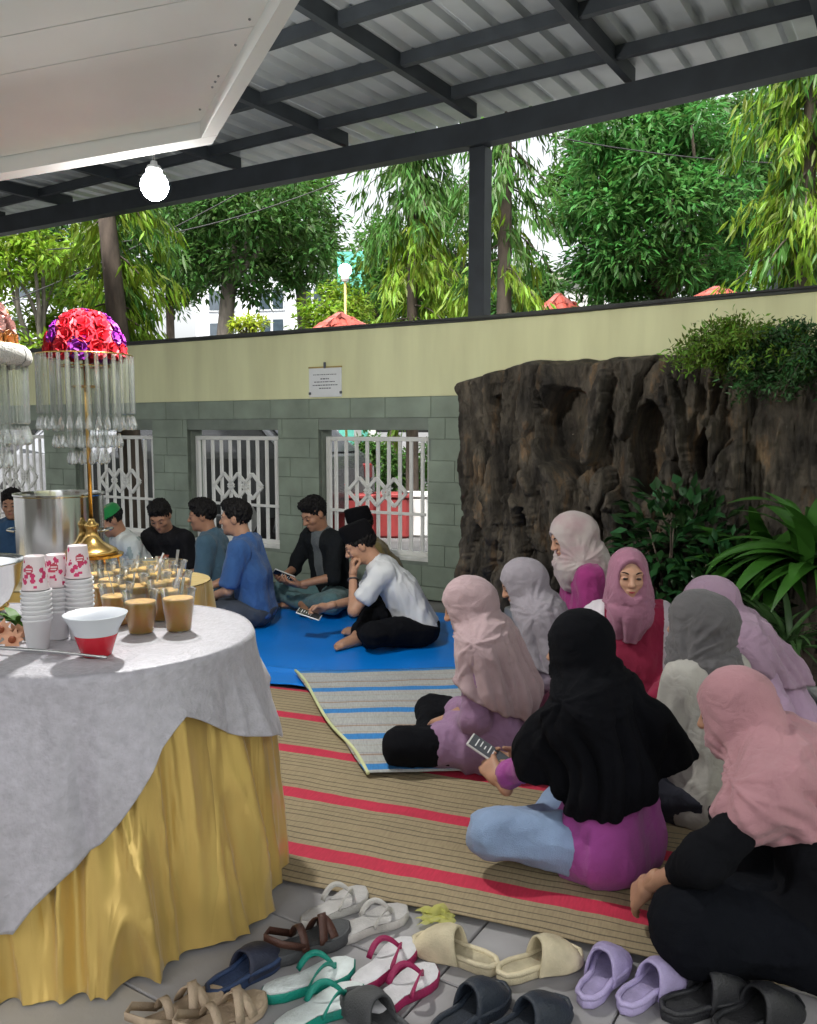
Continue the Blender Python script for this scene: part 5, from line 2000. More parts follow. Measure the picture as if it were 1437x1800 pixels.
def shoe(name, label, heel, toe, style, mats, group, L=None, W=.098, th=.024, left=False, z=0.0):
    a, b = gp(*heel), gp(*toe)
    d = b - a
    Lr = .94 * (L or float(np.clip(np.linalg.norm(d), .22, .275)))
    W = W * .95
    c = (a + b) / 2
    rz = math.atan2(d[1], d[0]) - math.pi / 2
    t = thing(name, label, 'sandal' if style != 'slide' else 'slipper', (c[0], c[1], FZ + z), rz, group)
    out = sole_outline(Lr, W)
    if left: out = [(-x, y) for x, y in out][::-1]
    mb = MB(); layer(mb, out, 0, th, spring=.006); mb.build('sole', mats[0], t, smooth=True)
    auto_smooth(t.children[-1], 50) if False else None
    zt = th
    if style in ('thong', 'leather'):
        mb = MB(); layer(mb, [(x * .95, y * .97) for x, y in out], th - .002, th + .003, spring=.006); mb.build('footbed', mats[1], t, smooth=True)
        zt = th + .003
    if style == 'thong':
        toe_p = (.004, Lr * .27, zt)
        for s_ in (-1, 1):
            P = arc(toe_p, (s_ * W * .40, -Lr * .06, zt - .004), .036, 14)
            P[:, 0] += s_ * .010 * np.sin(np.linspace(0, math.pi, 14))
            sd = np.stack([np.full(14, .25 * s_), np.linspace(.9, .2, 14) * 0 + .35, np.full(14, .8)], -1)
            MB().ribbon(P, np.interp(np.linspace(0, 1, 14), [0, .3, .8, 1], [.008, .013, .016, .014]), .004, sd).build('strap', mats[2], t, smooth=True)
        MB().tube([(.004, Lr * .27, zt - .006), (.004, Lr * .27, zt + .012)], .004, 8).build('toe_post', mats[2], t, smooth=True)
    if style == 'leather':
        for y0, y1, h, w in ((.02, .055, .05, .022), (.055, .02, .055, .022), (-.03, -.03, .05, .02)):
            P = arc((-W * .45, y0, zt - .008), (W * .45, y1, zt - .008), h, 14)
            MB().ribbon(P, w, .004, (0, 1, 0)).build('strap', mats[2], t, smooth=True)
        P = [(-W * .40, -.03, zt), (-W * .38, -Lr * .40, zt + .035), (0, -Lr * .52, zt + .045), (W * .38, -Lr * .40, zt + .035), (W * .40, -.03, zt)]
        MB().ribbon(P, .018, .004, (0, 0, 1)).build('heel_strap', mats[2], t, smooth=True)
    if style == 'slide':
        mb = MB(); layer(mb, [(x * .86, y * .92) for x, y in out], th - .002, th + .0022, spring=.006); mb.build('insole', worn(mats[0]), t, smooth=True)
        # raised rim round the footbed and a moulded upper over the forefoot
        P = [(x * .94, y * .965, zt + .002) for x, y in out] + [(out[0][0] * .94, out[0][1] * .965, zt + .002)]
        MB().tube(P, .007, 8, caps=False).build('rim', mats[0], t, smooth=True)
        V, F = [], []
        ny, na = 14, 22
        hgt = mats[3] if len(mats) > 3 else .062
        for layer_ in (0, 1):
            for i in range(ny):
                y = Lr * (-.02 + .46 * i / (ny - 1))
                tt_ = (y + Lr / 2) / Lr
                w = np.interp(tt_, [.4, .7, .85, .95, 1.0], [.66, 1.0, .92, .60, .3]) * W / 2 + .004 - .006 * layer_
                hh = hgt * np.interp(i / (ny - 1), [0, .25, .6, .85, 1], [1.0, .98, .72, .42, .16]) - .006 * layer_
                for j in range(na):
                    an = math.pi * j / (na - 1)
                    x = -w * math.copysign(abs(math.cos(an)) ** .75, math.cos(an))
                    yy = y - .018 * (1 - math.sin(an)) * (i == 0) - .008 * (1 - math.sin(an)) * (i == 1)
                    V.append((x, yy, th * .45 + (hh + th * .4) * math.sin(an) ** .85))
        n = ny * na
        for l_ in (0, 1):
            for i in range(ny - 1):
                for j in range(na - 1):
                    q = (l_ * n + i * na + j, l_ * n + i * na + j + 1, l_ * n + (i + 1) * na + j + 1, l_ * n + (i + 1) * na + j)
                    F.append(q if l_ == 0 else q[::-1])
        for j in range(na - 1):
            F.append((j, n + j, n + j + 1, j + 1))
            k = (ny - 1) * na
            F.append((k + j, k + j + 1, n + k + j + 1, n + k + j))
        MB().add(V, F).build('upper', mats[0] if len(mats) < 3 or mats[2] is None else mats[2], t, smooth=True)
    return t


def worn(m):
    n = m.name + '_worn'
    if n not in MATS:
        c = [e.color[:3] for e in next(x for x in m.node_tree.nodes if x.type == 'VALTORGB').color_ramp.elements]
        mat(n, [q * .80 for q in c[1]], .85, col2=[q * .55 for q in c[0]], scale=14, detail=8, bump=.3, bscale=160)
    return MATS[n]


def rub(n, c, r=.7, **k): return mat('rubber_' + n, c, r, var=k.pop('var', .16), scale=16, detail=8, bump=.3, bscale=220, **k)


offw, offw2 = rub('offwhite', (.50, .49, .46)), rub('offwhite2', (.42, .41, .40))
brn, dgr = rub('brown', (.075, .03, .02), .5), rub('darkgrey', (.055, .058, .062))
nav, nav2 = rub('navy', (.025, .05, .125), .55), rub('navy_band', (.02, .025, .05), .6)
grn_, wht = rub('teal', (.0, .23, .17), .5), rub('white_bed', (.62, .68, .68))
mag, magw = rub('magenta', (.32, .015, .09), .5), rub('white_bed2', (.60, .60, .62))
crm, lav = rub('cream', (.60, .53, .36), .55), rub('lavender', (.40, .345, .57), .55)
drkn, blk = rub('ink_navy', (.018, .026, .04), .5), rub('black', (.014, .015, .018), .5)
bge = rub('beige', (.44, .34, .24), .6)
G = 'footwear left on the tiles'
shoe('flip_flop', 'off white flip flop farthest back, beside the gold skirt', (552, 1624), (624, 1586), 'thong', [offw, offw2, offw], G, .25)
shoe('flip_flop', 'off white flip flop between the brown sandal and the woven mat', (604, 1655), (702, 1616), 'thong', [offw, offw2, offw], G, .25, left=True)
shoe('leather_sandal', 'brown strapped sandal with dark grey sole standing on the green flip flop', (480, 1698), (606, 1648), 'leather', [dgr, dgr, brn], G, .26, th=.03, z=.004)
shoe('slide_slipper', 'worn navy blue slipper at the foot of the gold skirt', (384, 1752), (478, 1688), 'slide', [nav, nav, nav2, .05], G, .255)
shoe('flip_flop', 'white flip flop with teal strap and sole, upper one of its pair', (455, 1764), (628, 1706), 'thong', [grn_, wht, grn_], G, .265)
shoe('flip_flop', 'white flip flop with teal strap cut by the bottom edge', (500, 1822), (622, 1760), 'thong', [grn_, wht, grn_], G, .265, left=True)
shoe('flip_flop', 'white flip flop with magenta strap, farther one of its pair', (628, 1745), (718, 1672), 'thong', [mag, magw, mag], G, .25)
shoe('flip_flop', 'white flip flop with magenta strap, nearer one of its pair', (660, 1792), (756, 1722), 'thong', [mag, magw, mag], G, .25, left=True)
shoe('slide_slipper', 'cream slipper with its heel pointing right, left one of the cream pair', (868, 1712), (735, 1668), 'slide', [crm, crm, None, .07], G, .26)
shoe('slide_slipper', 'cream slipper with its heel pointing left, right one of the cream pair', (878, 1728), (1018, 1690), 'slide', [crm, crm, None, .07], G, .26, left=True)
shoe('slide_slipper', 'lavender slipper, left one of the lavender pair', (1030, 1768), (1085, 1692), 'slide', [lav, lav, None, .07], G, .25)
shoe('slide_slipper', 'lavender slipper, right one of the lavender pair', (1090, 1786), (1200, 1718), 'slide', [lav, lav, None, .065], G, .25, left=True)
shoe('slide_slipper', 'dark navy slipper with wide band cut by the bottom edge, left of its pair', (782, 1825), (872, 1760), 'slide', [drkn, drkn, None, .065], G, .26)
shoe('slide_slipper', 'dark navy slipper mostly below the bottom edge, right of its pair', (885, 1840), (975, 1790), 'slide', [drkn, drkn, None, .06], G, .26, left=True)
shoe('slide_slipper', 'large black slipper at the right beneath the black dress', (1160, 1796), (1318, 1745), 'slide', [blk, blk, None, .075], G, .275, W=.11)
shoe('slide_slipper', 'large black slipper in the lower right corner', (1262, 1830), (1398, 1775), 'slide', [blk, blk, None, .07], G, .275, W=.11, left=True)
shoe('leather_sandal', 'beige strapped sandal at the bottom edge, left of its pair', (262, 1822), (362, 1772), 'leather', [bge, bge, bge], G, .25)
shoe('leather_sandal', 'beige strapped sandal at the bottom edge, right of its pair', (345, 1835), (438, 1782), 'leather', [bge, bge, bge], G, .25, left=True)
shoe('slide_slipper', 'charcoal slipper poking up at the bottom edge beside the magenta pair', (700, 1840), (632, 1780), 'slide', [dgr, dgr, None, .06], G, .26)
# crumpled wrapper
p = gp(765, 1628)
n = 14
u, v = np.meshgrid(np.linspace(-1, 1, n), np.linspace(-1, 1, n), indexing='ij')
hh = .012 + .05 * fbm(np.stack([u * 2.2, v * 2.2, u * 0], -1), 3) * (1 - .5 * (u ** 2 + v ** 2) / 2)
V = np.stack([p[0] + u * .045 + .012 * np.sin(v * 7), p[1] + v * .04 + .01 * np.sin(u * 6), hh], -1).reshape(-1, 3)
idx = np.arange(n * n).reshape(n, n)
F = np.stack([idx[:-1, :-1], idx[1:, :-1], idx[1:, 1:], idx[:-1, 1:]], -1).reshape(-1, 4)
tag(obj('plastic_wrapper', V, F, mat('yellow_film', (.72, .72, .22), .6, spec=.2, alpha=.55, transl=.3)), 'crumpled yellow green plastic wrapper on the tiles behind the cream slipper', 'wrapper')
# ------------------------------------------------------------------ trees beyond the wall
bark = mat('bark', (.085, .065, .05), .95, var=.3, scale=12, bump=1.0, bscale=25, stretch=(1, 1, .3))
bark2 = mat('bark_grey', (.16, .14, .12), .95, var=.3, scale=12, bump=1.0, bscale=25, stretch=(1, 1, .3))
LEAF = {}


def leafmat(n, c, tr=.45, isl=.45):
    return mat('leaf_' + n, c, .45, var=.15, scale=1.2, transl=tr, island=isl, spec=.4)


LEAF['dark'] = leafmat('dark', (.06, .15, .03))
LEAF['mid'] = leafmat('mid', (.075, .185, .03))
LEAF['mango'] = leafmat('mango', (.065, .20, .04))
LEAF['lime'] = leafmat('lime', (.20, .33, .025))
LEAF['yellow'] = leafmat('yellow', (.34, .42, .03))


def leaves_np(P, D, U, Lf, Wf, droop=0.0):
    """P base points, D direction, U blade normal hint, lengths, widths -> folded leaves, 6 verts / 2 quads each"""
    n = len(P)
    D = D / (np.linalg.norm(D, axis=1)[:, None] + 1e-9)
    Sd = np.cross(D, U); Sd /= np.linalg.norm(Sd, axis=1)[:, None] + 1e-9
    Nn = np.cross(Sd, D)
    Lf, Wf = Lf[:, None], Wf[:, None]
    m1 = P + D * Lf * .45 + Nn * Wf * .25
    tip = P + D * Lf - Z3 * droop * Lf
    a = P + D * Lf * .42 + Sd * Wf * .5
    b = P + D * Lf * .42 - Sd * Wf * .5
    V = np.stack([P, a, tip, m1, b], 1).reshape(-1, 3)
    i = np.arange(n)[:, None] * 5
    F = np.concatenate([i + np.array([[0, 1, 2, 3]]), i + np.array([[0, 3, 2, 4]])])
    return V, F


def rand_dir(n, rg):
    v = rg.normal(size=(n, 3))
    return v / np.linalg.norm(v, axis=1)[:, None]


def limb(mb, a, b, r0, r1, rg, bend=.1, n=8):
    a, b = np.array(a, float), np.array(b, float)
    t = np.linspace(0, 1, n)[:, None]
    off = rg.normal(size=3) * bend * np.linalg.norm(b - a)
    P = a + (b - a) * t + off * (t * (1 - t))
    mb.tube(P, np.linspace(r0, r1, n), 8)
    return P


def round_tree(label, base, top_z, crown_c, crown_r, lm, seed, nclump=60, per=110, Lf=.20, Wf=.07, trunk=.16, bk=None, clump_r=.45, droop=.15, group='trees beyond the wall'):
    rg = np.random.default_rng(seed)
    base = np.array(base, float)
    t = thing('broadleaf_tree', label, 'tree', base, 0, group)
    cc, cr = np.array(crown_c) - base, np.array(crown_r)
    mb = MB()
    fork = np.array((cc[0] * .5, cc[1] * .5, max(.4, cc[2] - cr[2] * .75)))
    limb(mb, (0, 0, 0), fork, trunk, trunk * .75, rg, .06)
    d = rand_dir(nclump, rg)
    rad = rg.uniform(.45, 1.0, nclump) ** .6
    C = cc + d * cr * rad[:, None] * rg.uniform(.85, 1.12, (nclump, 1))
    for k in range(min(11, nclump)):
        limb(mb, fork, C[k] * .9 + cc * .1, trunk * .45, .02, rg, .2)
    mb.build('trunk', bk or bark, t, smooth=True)
    cid = np.repeat(np.arange(nclump), per)
    n = len(cid)
    off = rand_dir(n, rg) * (rg.random(n) ** .45)[:, None] * clump_r * np.array((1, 1, .7)) * rg.uniform(.6, 1.3, nclump)[cid][:, None]
    P = C[cid] + off
    D = off / clump_r * .8 + rand_dir(n, rg) * .5 + np.array((0, 0, -droop))
    U = np.array((0, 0, 1.0)) + rand_dir(n, rg) * .6
    V, F = leaves_np(P, D, U, rg.uniform(.6, 1.2, n) * Lf, rg.uniform(.7, 1.2, n) * Wf, .1)
    o = obj('crown', V, F, lm, t, smooth=False)
    return t


def mast_tree(label, base, H, r, z_low, lm, lm2, seed, ntuft=150, per=34, trunk=.10, lean=(0, 0), Lf=.24, Wf=.045, bk=None, thr=(0, 2), low_frac=.35):
    """slim tree whose long wavy leaves hang in curtains"""
    rg = np.random.default_rng(seed)
    base = np.array(base, float)
    t = thing('mast_tree', label, 'tree', base, 0, 'slim weeping trees along the wall')
    mb = MB()
    ax = lambda z: np.array((lean[0] * z / H, lean[1] * z / H, z))
    mb.tube([ax(z) for z in np.linspace(0, H, 12)], np.linspace(trunk, trunk * .5, 12), 10)
    zs = z_low + (H - z_low) * rg.random(ntuft) ** .9
    th = rg.uniform(thr[0] * math.pi, thr[1] * math.pi, ntuft)
    rr = r * rg.uniform(.35, 1.0, ntuft) * np.interp((zs - z_low) / (H - z_low), [0, .2, .7, 1], [.75, 1, .9, .5])
    Ps, Ds, Us, ms = [], [], [], []
    for k in range(ntuft):
        a = ax(zs[k])
        e = a + np.array((math.cos(th[k]) * rr[k], math.sin(th[k]) * rr[k], -.25 - .3 * rg.random()))
        tt = np.linspace(0, 1, 7)[:, None]
        tw = a + (e - a) * tt + Z3 * (.35 * tt * (1 - tt))
        if k % 2 == 0: mb.tube(tw, np.linspace(.014, .004, 7), 5)
        s = rg.uniform(.25, 1.15, per)
        p = a + (e - a) * np.minimum(s, 1)[:, None] + Z3 * (.35 * np.minimum(s, 1) * (1 - np.minimum(s, 1)))[:, None] + rg.normal(size=(per, 3)) * .05
        out = np.array((math.cos(th[k]), math.sin(th[k]), 0))
        dd = out * .35 + rg.normal(size=(per, 3)) * .33 + np.array((0, 0, -1.0))
        Ps.append(p); Ds.append(dd); Us.append(rand_dir(per, rg) + out * .8); ms.append(np.full(per, 1 if (zs[k] - z_low) / (H - z_low) < low_frac and rg.random() < .75 else 0))
    mb.build('trunk', bk or bark, t, smooth=True)
    P, D, U, ms = np.concatenate(Ps), np.concatenate(Ds), np.concatenate(Us), np.concatenate(ms)
    n = len(P)
    V, F = leaves_np(P, D, U, rg.uniform(.6, 1.2, n) * Lf, rg.uniform(.7, 1.3, n) * Wf, .05)
    o = obj('crown', V, F, lm, t, smooth=False)
    o.data.materials.append(lm2)
    o.data.polygons.foreach_set('material_index', np.concatenate([ms, ms]).astype(np.int32))
    return t


def at_g(px, Y): 
    p = at(px, 755, Y); return np.array((p[0], p[1], -.03))


b = at_g(240, 9.6)
mast_tree('slim weeping tree with a dark trunk behind the hanging bulb', b, 5.2, .85, 2.5, LEAF['mid'], LEAF['lime'], 3, 75, 50, .15, lean=(-.35, 0), Lf=.22, Wf=.036, low_frac=.75, thr=(-.15, 1.15))
b = at_g(725, 11.5)
mast_tree('weeping tree with yellow green hanging leaves left of the roof post', b, 6.2, .95, 1.7, LEAF['mid'], LEAF['lime'], 4, 150, 55, .10, Lf=.21, Wf=.034, low_frac=.6)
b = at_g(884, 10.0)
mast_tree('weeping tree whose dark trunk stands right behind the roof post', b, 5.8, .85, 3.1, LEAF['mid'], LEAF['lime'], 5, 60, 48, .12, Lf=.20, Wf=.034)
b = at_g(1400, 8.3)
mast_tree('weeping tree at the right edge with leaves hanging over the wall', b, 6.0, .85, 2.9, LEAF['mid'], LEAF['lime'], 6, 140, 58, .10, Lf=.19, Wf=.032, low_frac=.65)
c = at(445, 405, 17)
round_tree('dark leafy tree behind the bulb wire, in front of the white building', at_g(366, 17), 0, c, (1.75, 1.5, 1.35), LEAF['dark'], 7, 56, 200, .19, .07, .20, bark2, .5)
c = at(525, 395, 18.5)
round_tree('dark leafy tree left of the green netting', at_g(530, 18.5), 0, c, (1.0, 1.1, 1.25), LEAF['mid'], 17, 30, 170, .19, .07, .14, bark2, .5)
c = at(1165, 370, 14.5)
round_tree('large bright green mango tree filling the gap right of the post', at_g(1165, 14.5), 0, c, (1.75, 1.5, 1.95), LEAF['mango'], 8, 105, 190, .21, .062, .2, bark, .48)
c = at(1290, 330, 18)
round_tree('tall dark tree behind the mango tree', at_g(1300, 18), 0, c, (1.5, 1.5, 2.2), LEAF['dark'], 18, 50, 130, .28, .09, .2, bark, .6)
c = at(70, 520, 15)
round_tree('light green bushy tree at the left edge above the wall', at_g(70, 15), 0, c, (1.15, 1.0, 1.45), LEAF['lime'], 9, 46, 120, .18, .07, .12, bark2, .42)
c = at(590, 548, 16)
round_tree('low rounded green shrub tree beside the red gazebo roof', at_g(580, 16), 0, c, (.75, .6, .5), LEAF['lime'], 10, 26, 120, .14, .06, .07, bark2, .3)
c = at(700, 520, 20)
round_tree('mid green tree far behind the weeping tree', at_g(690, 20), 0, c, (1.3, 1, 1.3), LEAF['mid'], 11, 44, 110, .24, .09, .14, bark, .5)
c = at(920, 530, 17)
round_tree('low dark tree to the right of the roof post above the coping', at_g(925, 17), 0, c, (.7, .8, .75), LEAF['dark'], 12, 26, 120, .2, .08, .1, bark, .4)
c = at(1420, 490, 15)
round_tree('dark shrub tree at the right edge just above the wall', at_g(1425, 15), 0, c, (1.0, .8, .7), LEAF['mid'], 13, 30, 120, .2, .08, .1, bark, .4)
c = at(440, 583, 12)
round_tree('small yellow green shrub peeking over the coping', at_g(440, 12), 0, c, (.26, .25, .2), LEAF['yellow'], 14, 12, 70, .09, .035, .03, bark, .12)

for i, (px, py, Y, cr_, lm, lb) in enumerate(((640, 470, 28, (1.6, 1, 1.6), 'mid', 'pale far tree behind the lamp post'), (810, 420, 25, (1.5, 1, 2.0), 'dark', 'far dark tree just left of the roof post'),
        (1050, 330, 22, (1.3, 1, 1.8), 'mid', 'far green tree between the white house and the mango tree'), (300, 430, 24, (1.4, 1, 1.7), 'mid', 'far green tree behind the trunk under the bulb'), (150, 450, 22, (1.5, 1, 1.6), 'dark', 'far dark tree behind the weeping tree at the left'), (1400, 250, 20, (1.8, 1, 2.2), 'dark', 'far dark tree behind the weeping tree at the right'))):
    c = at(px, py, Y)
    round_tree(lb, at_g(px, Y), 0, c, cr_, LEAF[lm], 40 + i, 42, 150, .22, .085, .15, bark, .5)

# ------------------------------------------------------------------ hedge + planters + cars seen through the grilles
c = at_g(660, 13.5)
for i, (px, Y, zc, rx) in enumerate(((640, 13.0, .8, .55), (735, 13.2, .75, .6), (560, 13.6, .85, .5))):
    q = at_g(px, Y)
    round_tree('clipped green hedge plant across the road, %s' % ('middle of three', 'right of three', 'left of three')[i], q, 0, q + np.array((0, 0, zc)), (rx, .4, .45), LEAF['mid'], 30 + i, 26, 110, .1, .045, .04, bark, .22, group='hedge plants across the road')
redp, whtp = mat('planter_red', (.26, .03, .03), .6), mat('planter_white', (.72, .72, .70), .6)
for i, (px, w_, m_, lb) in enumerate(((625, .55, redp, 'red painted concrete planter across the road, left one'), (690, .5, redp, 'red painted concrete planter across the road, right one'), (733, .38, whtp, 'white painted concrete planter across the road'))):
    q = at_g(px, 10.6 + .1 * i)
    t = thing('road_planter', lb, 'planter', q, -.2, 'painted planters across the road')
    MB().box((0, 0, .26), (w_, .4, .52), bev=.03).build('trough', m_, t)
    MB().box((0, 0, .545), (w_ + .04, .44, .05), bev=.01).build('rim', m_, t)


def car(label, loc, rz, body_m, seedname='parked_car', van=False):
    t = thing('parked_car', label, 'car', loc, rz, 'cars parked beyond the wall')
    Ls, W_ = 4.2, 1.72
    prof = [(-2.1, .35), (-2.08, .75), (-1.95, .92), (-1.2, 1.0), (-.55, 1.50), (.2, 1.60), (1.3, 1.56), (1.95, 1.05), (2.08, .9), (2.1, .35)]
    glass_m = mat('car_glass', (.015, .018, .02), .08, spec=.8)
    V, F = [], []
    ys = [-W_ / 2, -W_ / 2 + .12, W_ / 2 - .12, W_ / 2]
    for k, y in enumerate(ys):
        for x, z in prof:
            sq = 1.0
            if k in (0, 3) and z > 1.1: yy = y * .80
            else: yy = y
            V.append((x * (.985 if k in (0, 3) else 1), yy, z - (.03 if k in (0, 3) and z > 1.1 else 0)))
    n = len(prof)
    for k in range(3):
        for j in range(n):
            F.append((k * n + j, k * n + (j + 1) % n, (k + 1) * n + (j + 1) % n, (k + 1) * n + j))
    F += [tuple(range(n)), tuple(3 * n + j for j in range(n))[::-1]]
    MB().add(V, F).build('body', body_m, t, smooth=False)
    for s_ in (-1, 1):
        yb, yt_ = s_ * (W_ / 2 - .02), s_ * (W_ / 2 * .80 + .012)
        for (xa, xb, xc, xd) in ((-1.05, -.12, -.12, -.5), (-.04, .95, .9, -.04), (1.03, 1.72, 1.35, .98)):
            MB().add([(xa, yb + s_ * .018, 1.02), (xb, yb + s_ * .018, 1.02), (xc, yt_, 1.46), (xd, yt_, 1.46), (xa, yb - s_ * .03, 1.02), (xb, yb - s_ * .03, 1.02), (xc, yt_ - s_ * .05, 1.46), (xd, yt_ - s_ * .05, 1.46)],
                     [(0, 1, 2, 3), (4, 7, 6, 5), (0, 4, 5, 1), (2, 6, 7, 3), (1, 5, 6, 2), (0, 3, 7, 4)]).build('side_window', glass_m, t)
    for (x0, z0, x1, z1) in ((-1.2, 1.02, -.6, 1.48), (1.9, 1.1, 1.38, 1.52)):
        d = np.array((z1 - z0, 0, -(x1 - x0))); d /= np.linalg.norm(d); d = d * (-1 if x0 < 0 else 1) * (1 if True else 1)
        if d[2] < 0: d = -d
        Vw = []
        for off in (.004, .012):
            for (x, z, y) in ((x0, z0, -.68), (x0, z0, .68), (x1, z1, .58), (x1, z1, -.58)):
                Vw.append((x + d[0] * off, y, z + d[2] * off))
        MB().add(Vw, [(0, 1, 2, 3), (4, 7, 6, 5), (0, 4, 5, 1), (1, 5, 6, 2), (2, 6, 7, 3), (3, 7, 4, 0)]).build('windscreen', glass_m, t)
    for x in (-1.3, 1.3):
        for s_ in (-1, 1):
            w_ = MB()
            Vt = MB().lathe([(.16, -.1), (.30, -.1), (.325, -.06), (.325, .06), (.30, .1), (.16, .1)], 24, close=True)
            wv = [(vx + x, vz + s_ * (W_ / 2 - .09), vy + .32) for vx, vy, vz in Vt.V]
            tw = MB().add(wv, Vt.F).build('wheel', mat('tyre', (.02, .02, .02), .8), t)
            Vt = MB().lathe([(0, .0), (.17, .0), (.2, .012), (.2, .02), (0, .03)], 16)
            wv = [(vx + x, s_ * (W_ / 2 + .005) + s_ * (vz - .01) , vy + .32) for vx, vy, vz in Vt.V]
            MB().add(wv, Vt.F).build('hubcap', mat('hub', (.5, .5, .5), .3, metal=.8), tw)
    for s_ in (-1, 1):
        MB().box((-2.05, s_ * .62, .78), (.12, .3, .14), bev=.03).build('headlight', mat('lamp_glass', (.6, .6, .62), .1), t)
        MB().box((2.06, s_ * .66, .85), (.1, .16, .2), bev=.02).build('tail_light', mat('lamp_red', (.16, .012, .012), .2), t)
    return t


car('dark car parked beyond the grille behind the blue shirts', at_g(375, 11.3), R(-30), mat('car_dark', (.035, .038, .04), .25, coat=.5))
car('silver car parked beyond the grille behind the red flower lamp', at_g(190, 13.2), R(-30), mat('car_silver', (.42, .43, .45), .3, metal=.6, coat=.5))
car('black car parked at the far left beyond the wall', at_g(20, 15.6), R(-30), mat('car_black', (.02, .02, .022), .25, coat=.5))

# ------------------------------------------------------------------ buildings far behind
def building(label, px, Y, w, h, d, m, wins, rz=0.0, roof=None, name='white_building', zbase=0):
    q = at_g(px, Y)
    t = thing(name, label, 'building', q, rz)
    MB().box((0, d / 2, h / 2), (w, d, h)).build('wall', m, t)
    if roof: MB().box((0, d / 2, h + .12), (w + .5, d + .5, .24), bev=.03).build('roof', roof, t)
    gm = mat('far_glass', (.05, .07, .09), .1, spec=.7)
    fm = mat('far_frame', (.55, .57, .6), .5)
    for (x, z, ww, hh) in wins:
        o = MB().box((x, -.02, z), (ww, .06, hh)).build('window', fm, t)
        n = 2
        for i in range(n):
            MB().box((x - ww / 2 + (i + .5) * ww / n, -.055, z), (ww / n - .1, .02, hh - .12)).build('pane', gm, o)
    return t


wb = mat('far_white', (.66, .68, .72), .8, var=.04, scale=.5)
building('white multi storey building with dark windows behind the leafy trees', 470, 30, 5.2, 6.6, 6, wb, [(-1.6, 4.75, 1.0, 1.0), (.25, 4.75, .95, 1.2), (1.75, 4.75, .9, 1.2), (.25, 6.0, .95, .8), (1.75, 6.0, .9, .8), (-1.6, 6.0, 1, .8)], R(-8))
building('pale building at the far left edge above the bushy tree', 10, 34, 6.5, 8.6, 6, wb, [(-1.0, 7.2, 1.2, 1.1), (1.3, 7.2, 1.2, 1.1), (.2, 5.4, 1.2, 1.1), (2.0, 5.4, 1.2, 1.1)], R(5), mat('far_roof_blue', (.42, .47, .55), .7))
building('white house with a grey roof edge in the gap right of the post', 965, 26, 3.4, 5.9, 5, mat('house_white', (.74, .74, .72), .8), [(-.6, 4.9, 1.3, .5), (.75, 3.9, .7, .8)], R(-5), mat('far_roof_grey', (.40, .38, .33), .8), 'white_house')
building('white house glimpsed behind the mango tree near the red roof', 1225, 24, 3.0, 4.9, 4, MATS['house_white'], [(-.3, 4.3, .6, .7), (.9, 4.3, .5, .7)], R(-5), None, 'white_house')
building('tower wrapped in green construction netting', 622, 23, .85, 6.2, 1, mat('green_net', (.10, .42, .34), .7, var=.12, scale=.8), [], R(-8), None, 'scaffold_tower')


# gazebos with red tiled roofs
tile_r = mat('roof_tile_red', (.36, .065, .045), .7, var=.25, scale=6)
tl_me = MB()
arcp = [(-.10, 0), (-.06, .035), (0, .05), (.06, .035), (.10, 0)]
for y, sc_ in ((0, 1.0), (.30, .92)):
    for x, z in arcp: tl_me.V.append((x * sc_, y, z * sc_ + (.0 if y == 0 else -.006)))
    for x, z in arcp: tl_me.V.append((x * sc_ * .95, y, z * sc_ - .014))
for i in range(4):
    tl_me.F += [(i, i + 1, 11 + i, 10 + i), (5 + i, 15 + i, 16 + i, 6 + i), (i, 5 + i, 6 + i, i + 1), (10 + i, 11 + i, 16 + i, 15 + i)]
tl_mesh = tl_me.mesh('roof_tile'); tl_mesh.materials.append(tile_r)


def gazebo(label, px, Y, half, z_eave, z_top, rz):
    q = at_g(px, Y)
    t = thing('gazebo', label, 'gazebo', q, rz, 'red roofed gazebos beyond the wall')
    for sx in (-1, 1):
        for sy in (-1, 1):
            MB().box((sx * (half - .15), sy * (half - .15), z_eave / 2), (.1, .1, z_eave)).build('post', whtp, t)
    rf = MB().add([(-half, -half, z_eave), (half, -half, z_eave), (half, half, z_eave), (-half, half, z_eave), (0, 0, z_top)], [(0, 1, 4), (1, 2, 4), (2, 3, 4), (3, 0, 4), (3, 2, 1, 0)]).build('roof', tile_r, t)
    sl = math.atan2(z_top - z_eave, half)
    Lsl = math.hypot(z_top - z_eave, half)
    for side in range(4):
        if side == 2: continue
        Rz = Matrix.Rotation(side * math.pi / 2, 4, 'Z')
        rows = int(Lsl / .24)
        for r_ in range(rows):
            f_ = r_ * .24 / Lsl
            ww = half * (1 - f_) - .06
            nt_ = max(1, int(ww * 2 / .2))
            for k in range(nt_):
                x = -ww + (k + .5) * 2 * ww / nt_
                o = link('roof_tile', tl_mesh, rf)
                o.matrix_local = Rz @ Matrix.Translation((x, -half * (1 - f_) - .02, z_eave + f_ * (z_top - z_eave) + .02)) @ Matrix.Rotation(sl, 4, 'X')
    for s_ in ((-1, -1), (1, -1), (1, 1), (-1, 1)):
        MB().bar((s_[0] * half, s_[1] * half, z_eave + .03), (0, 0, z_top + .04), .1, .06).build('ridge', mat('ridge_pink', (.38, .12, .10), .7), rf)
    return t


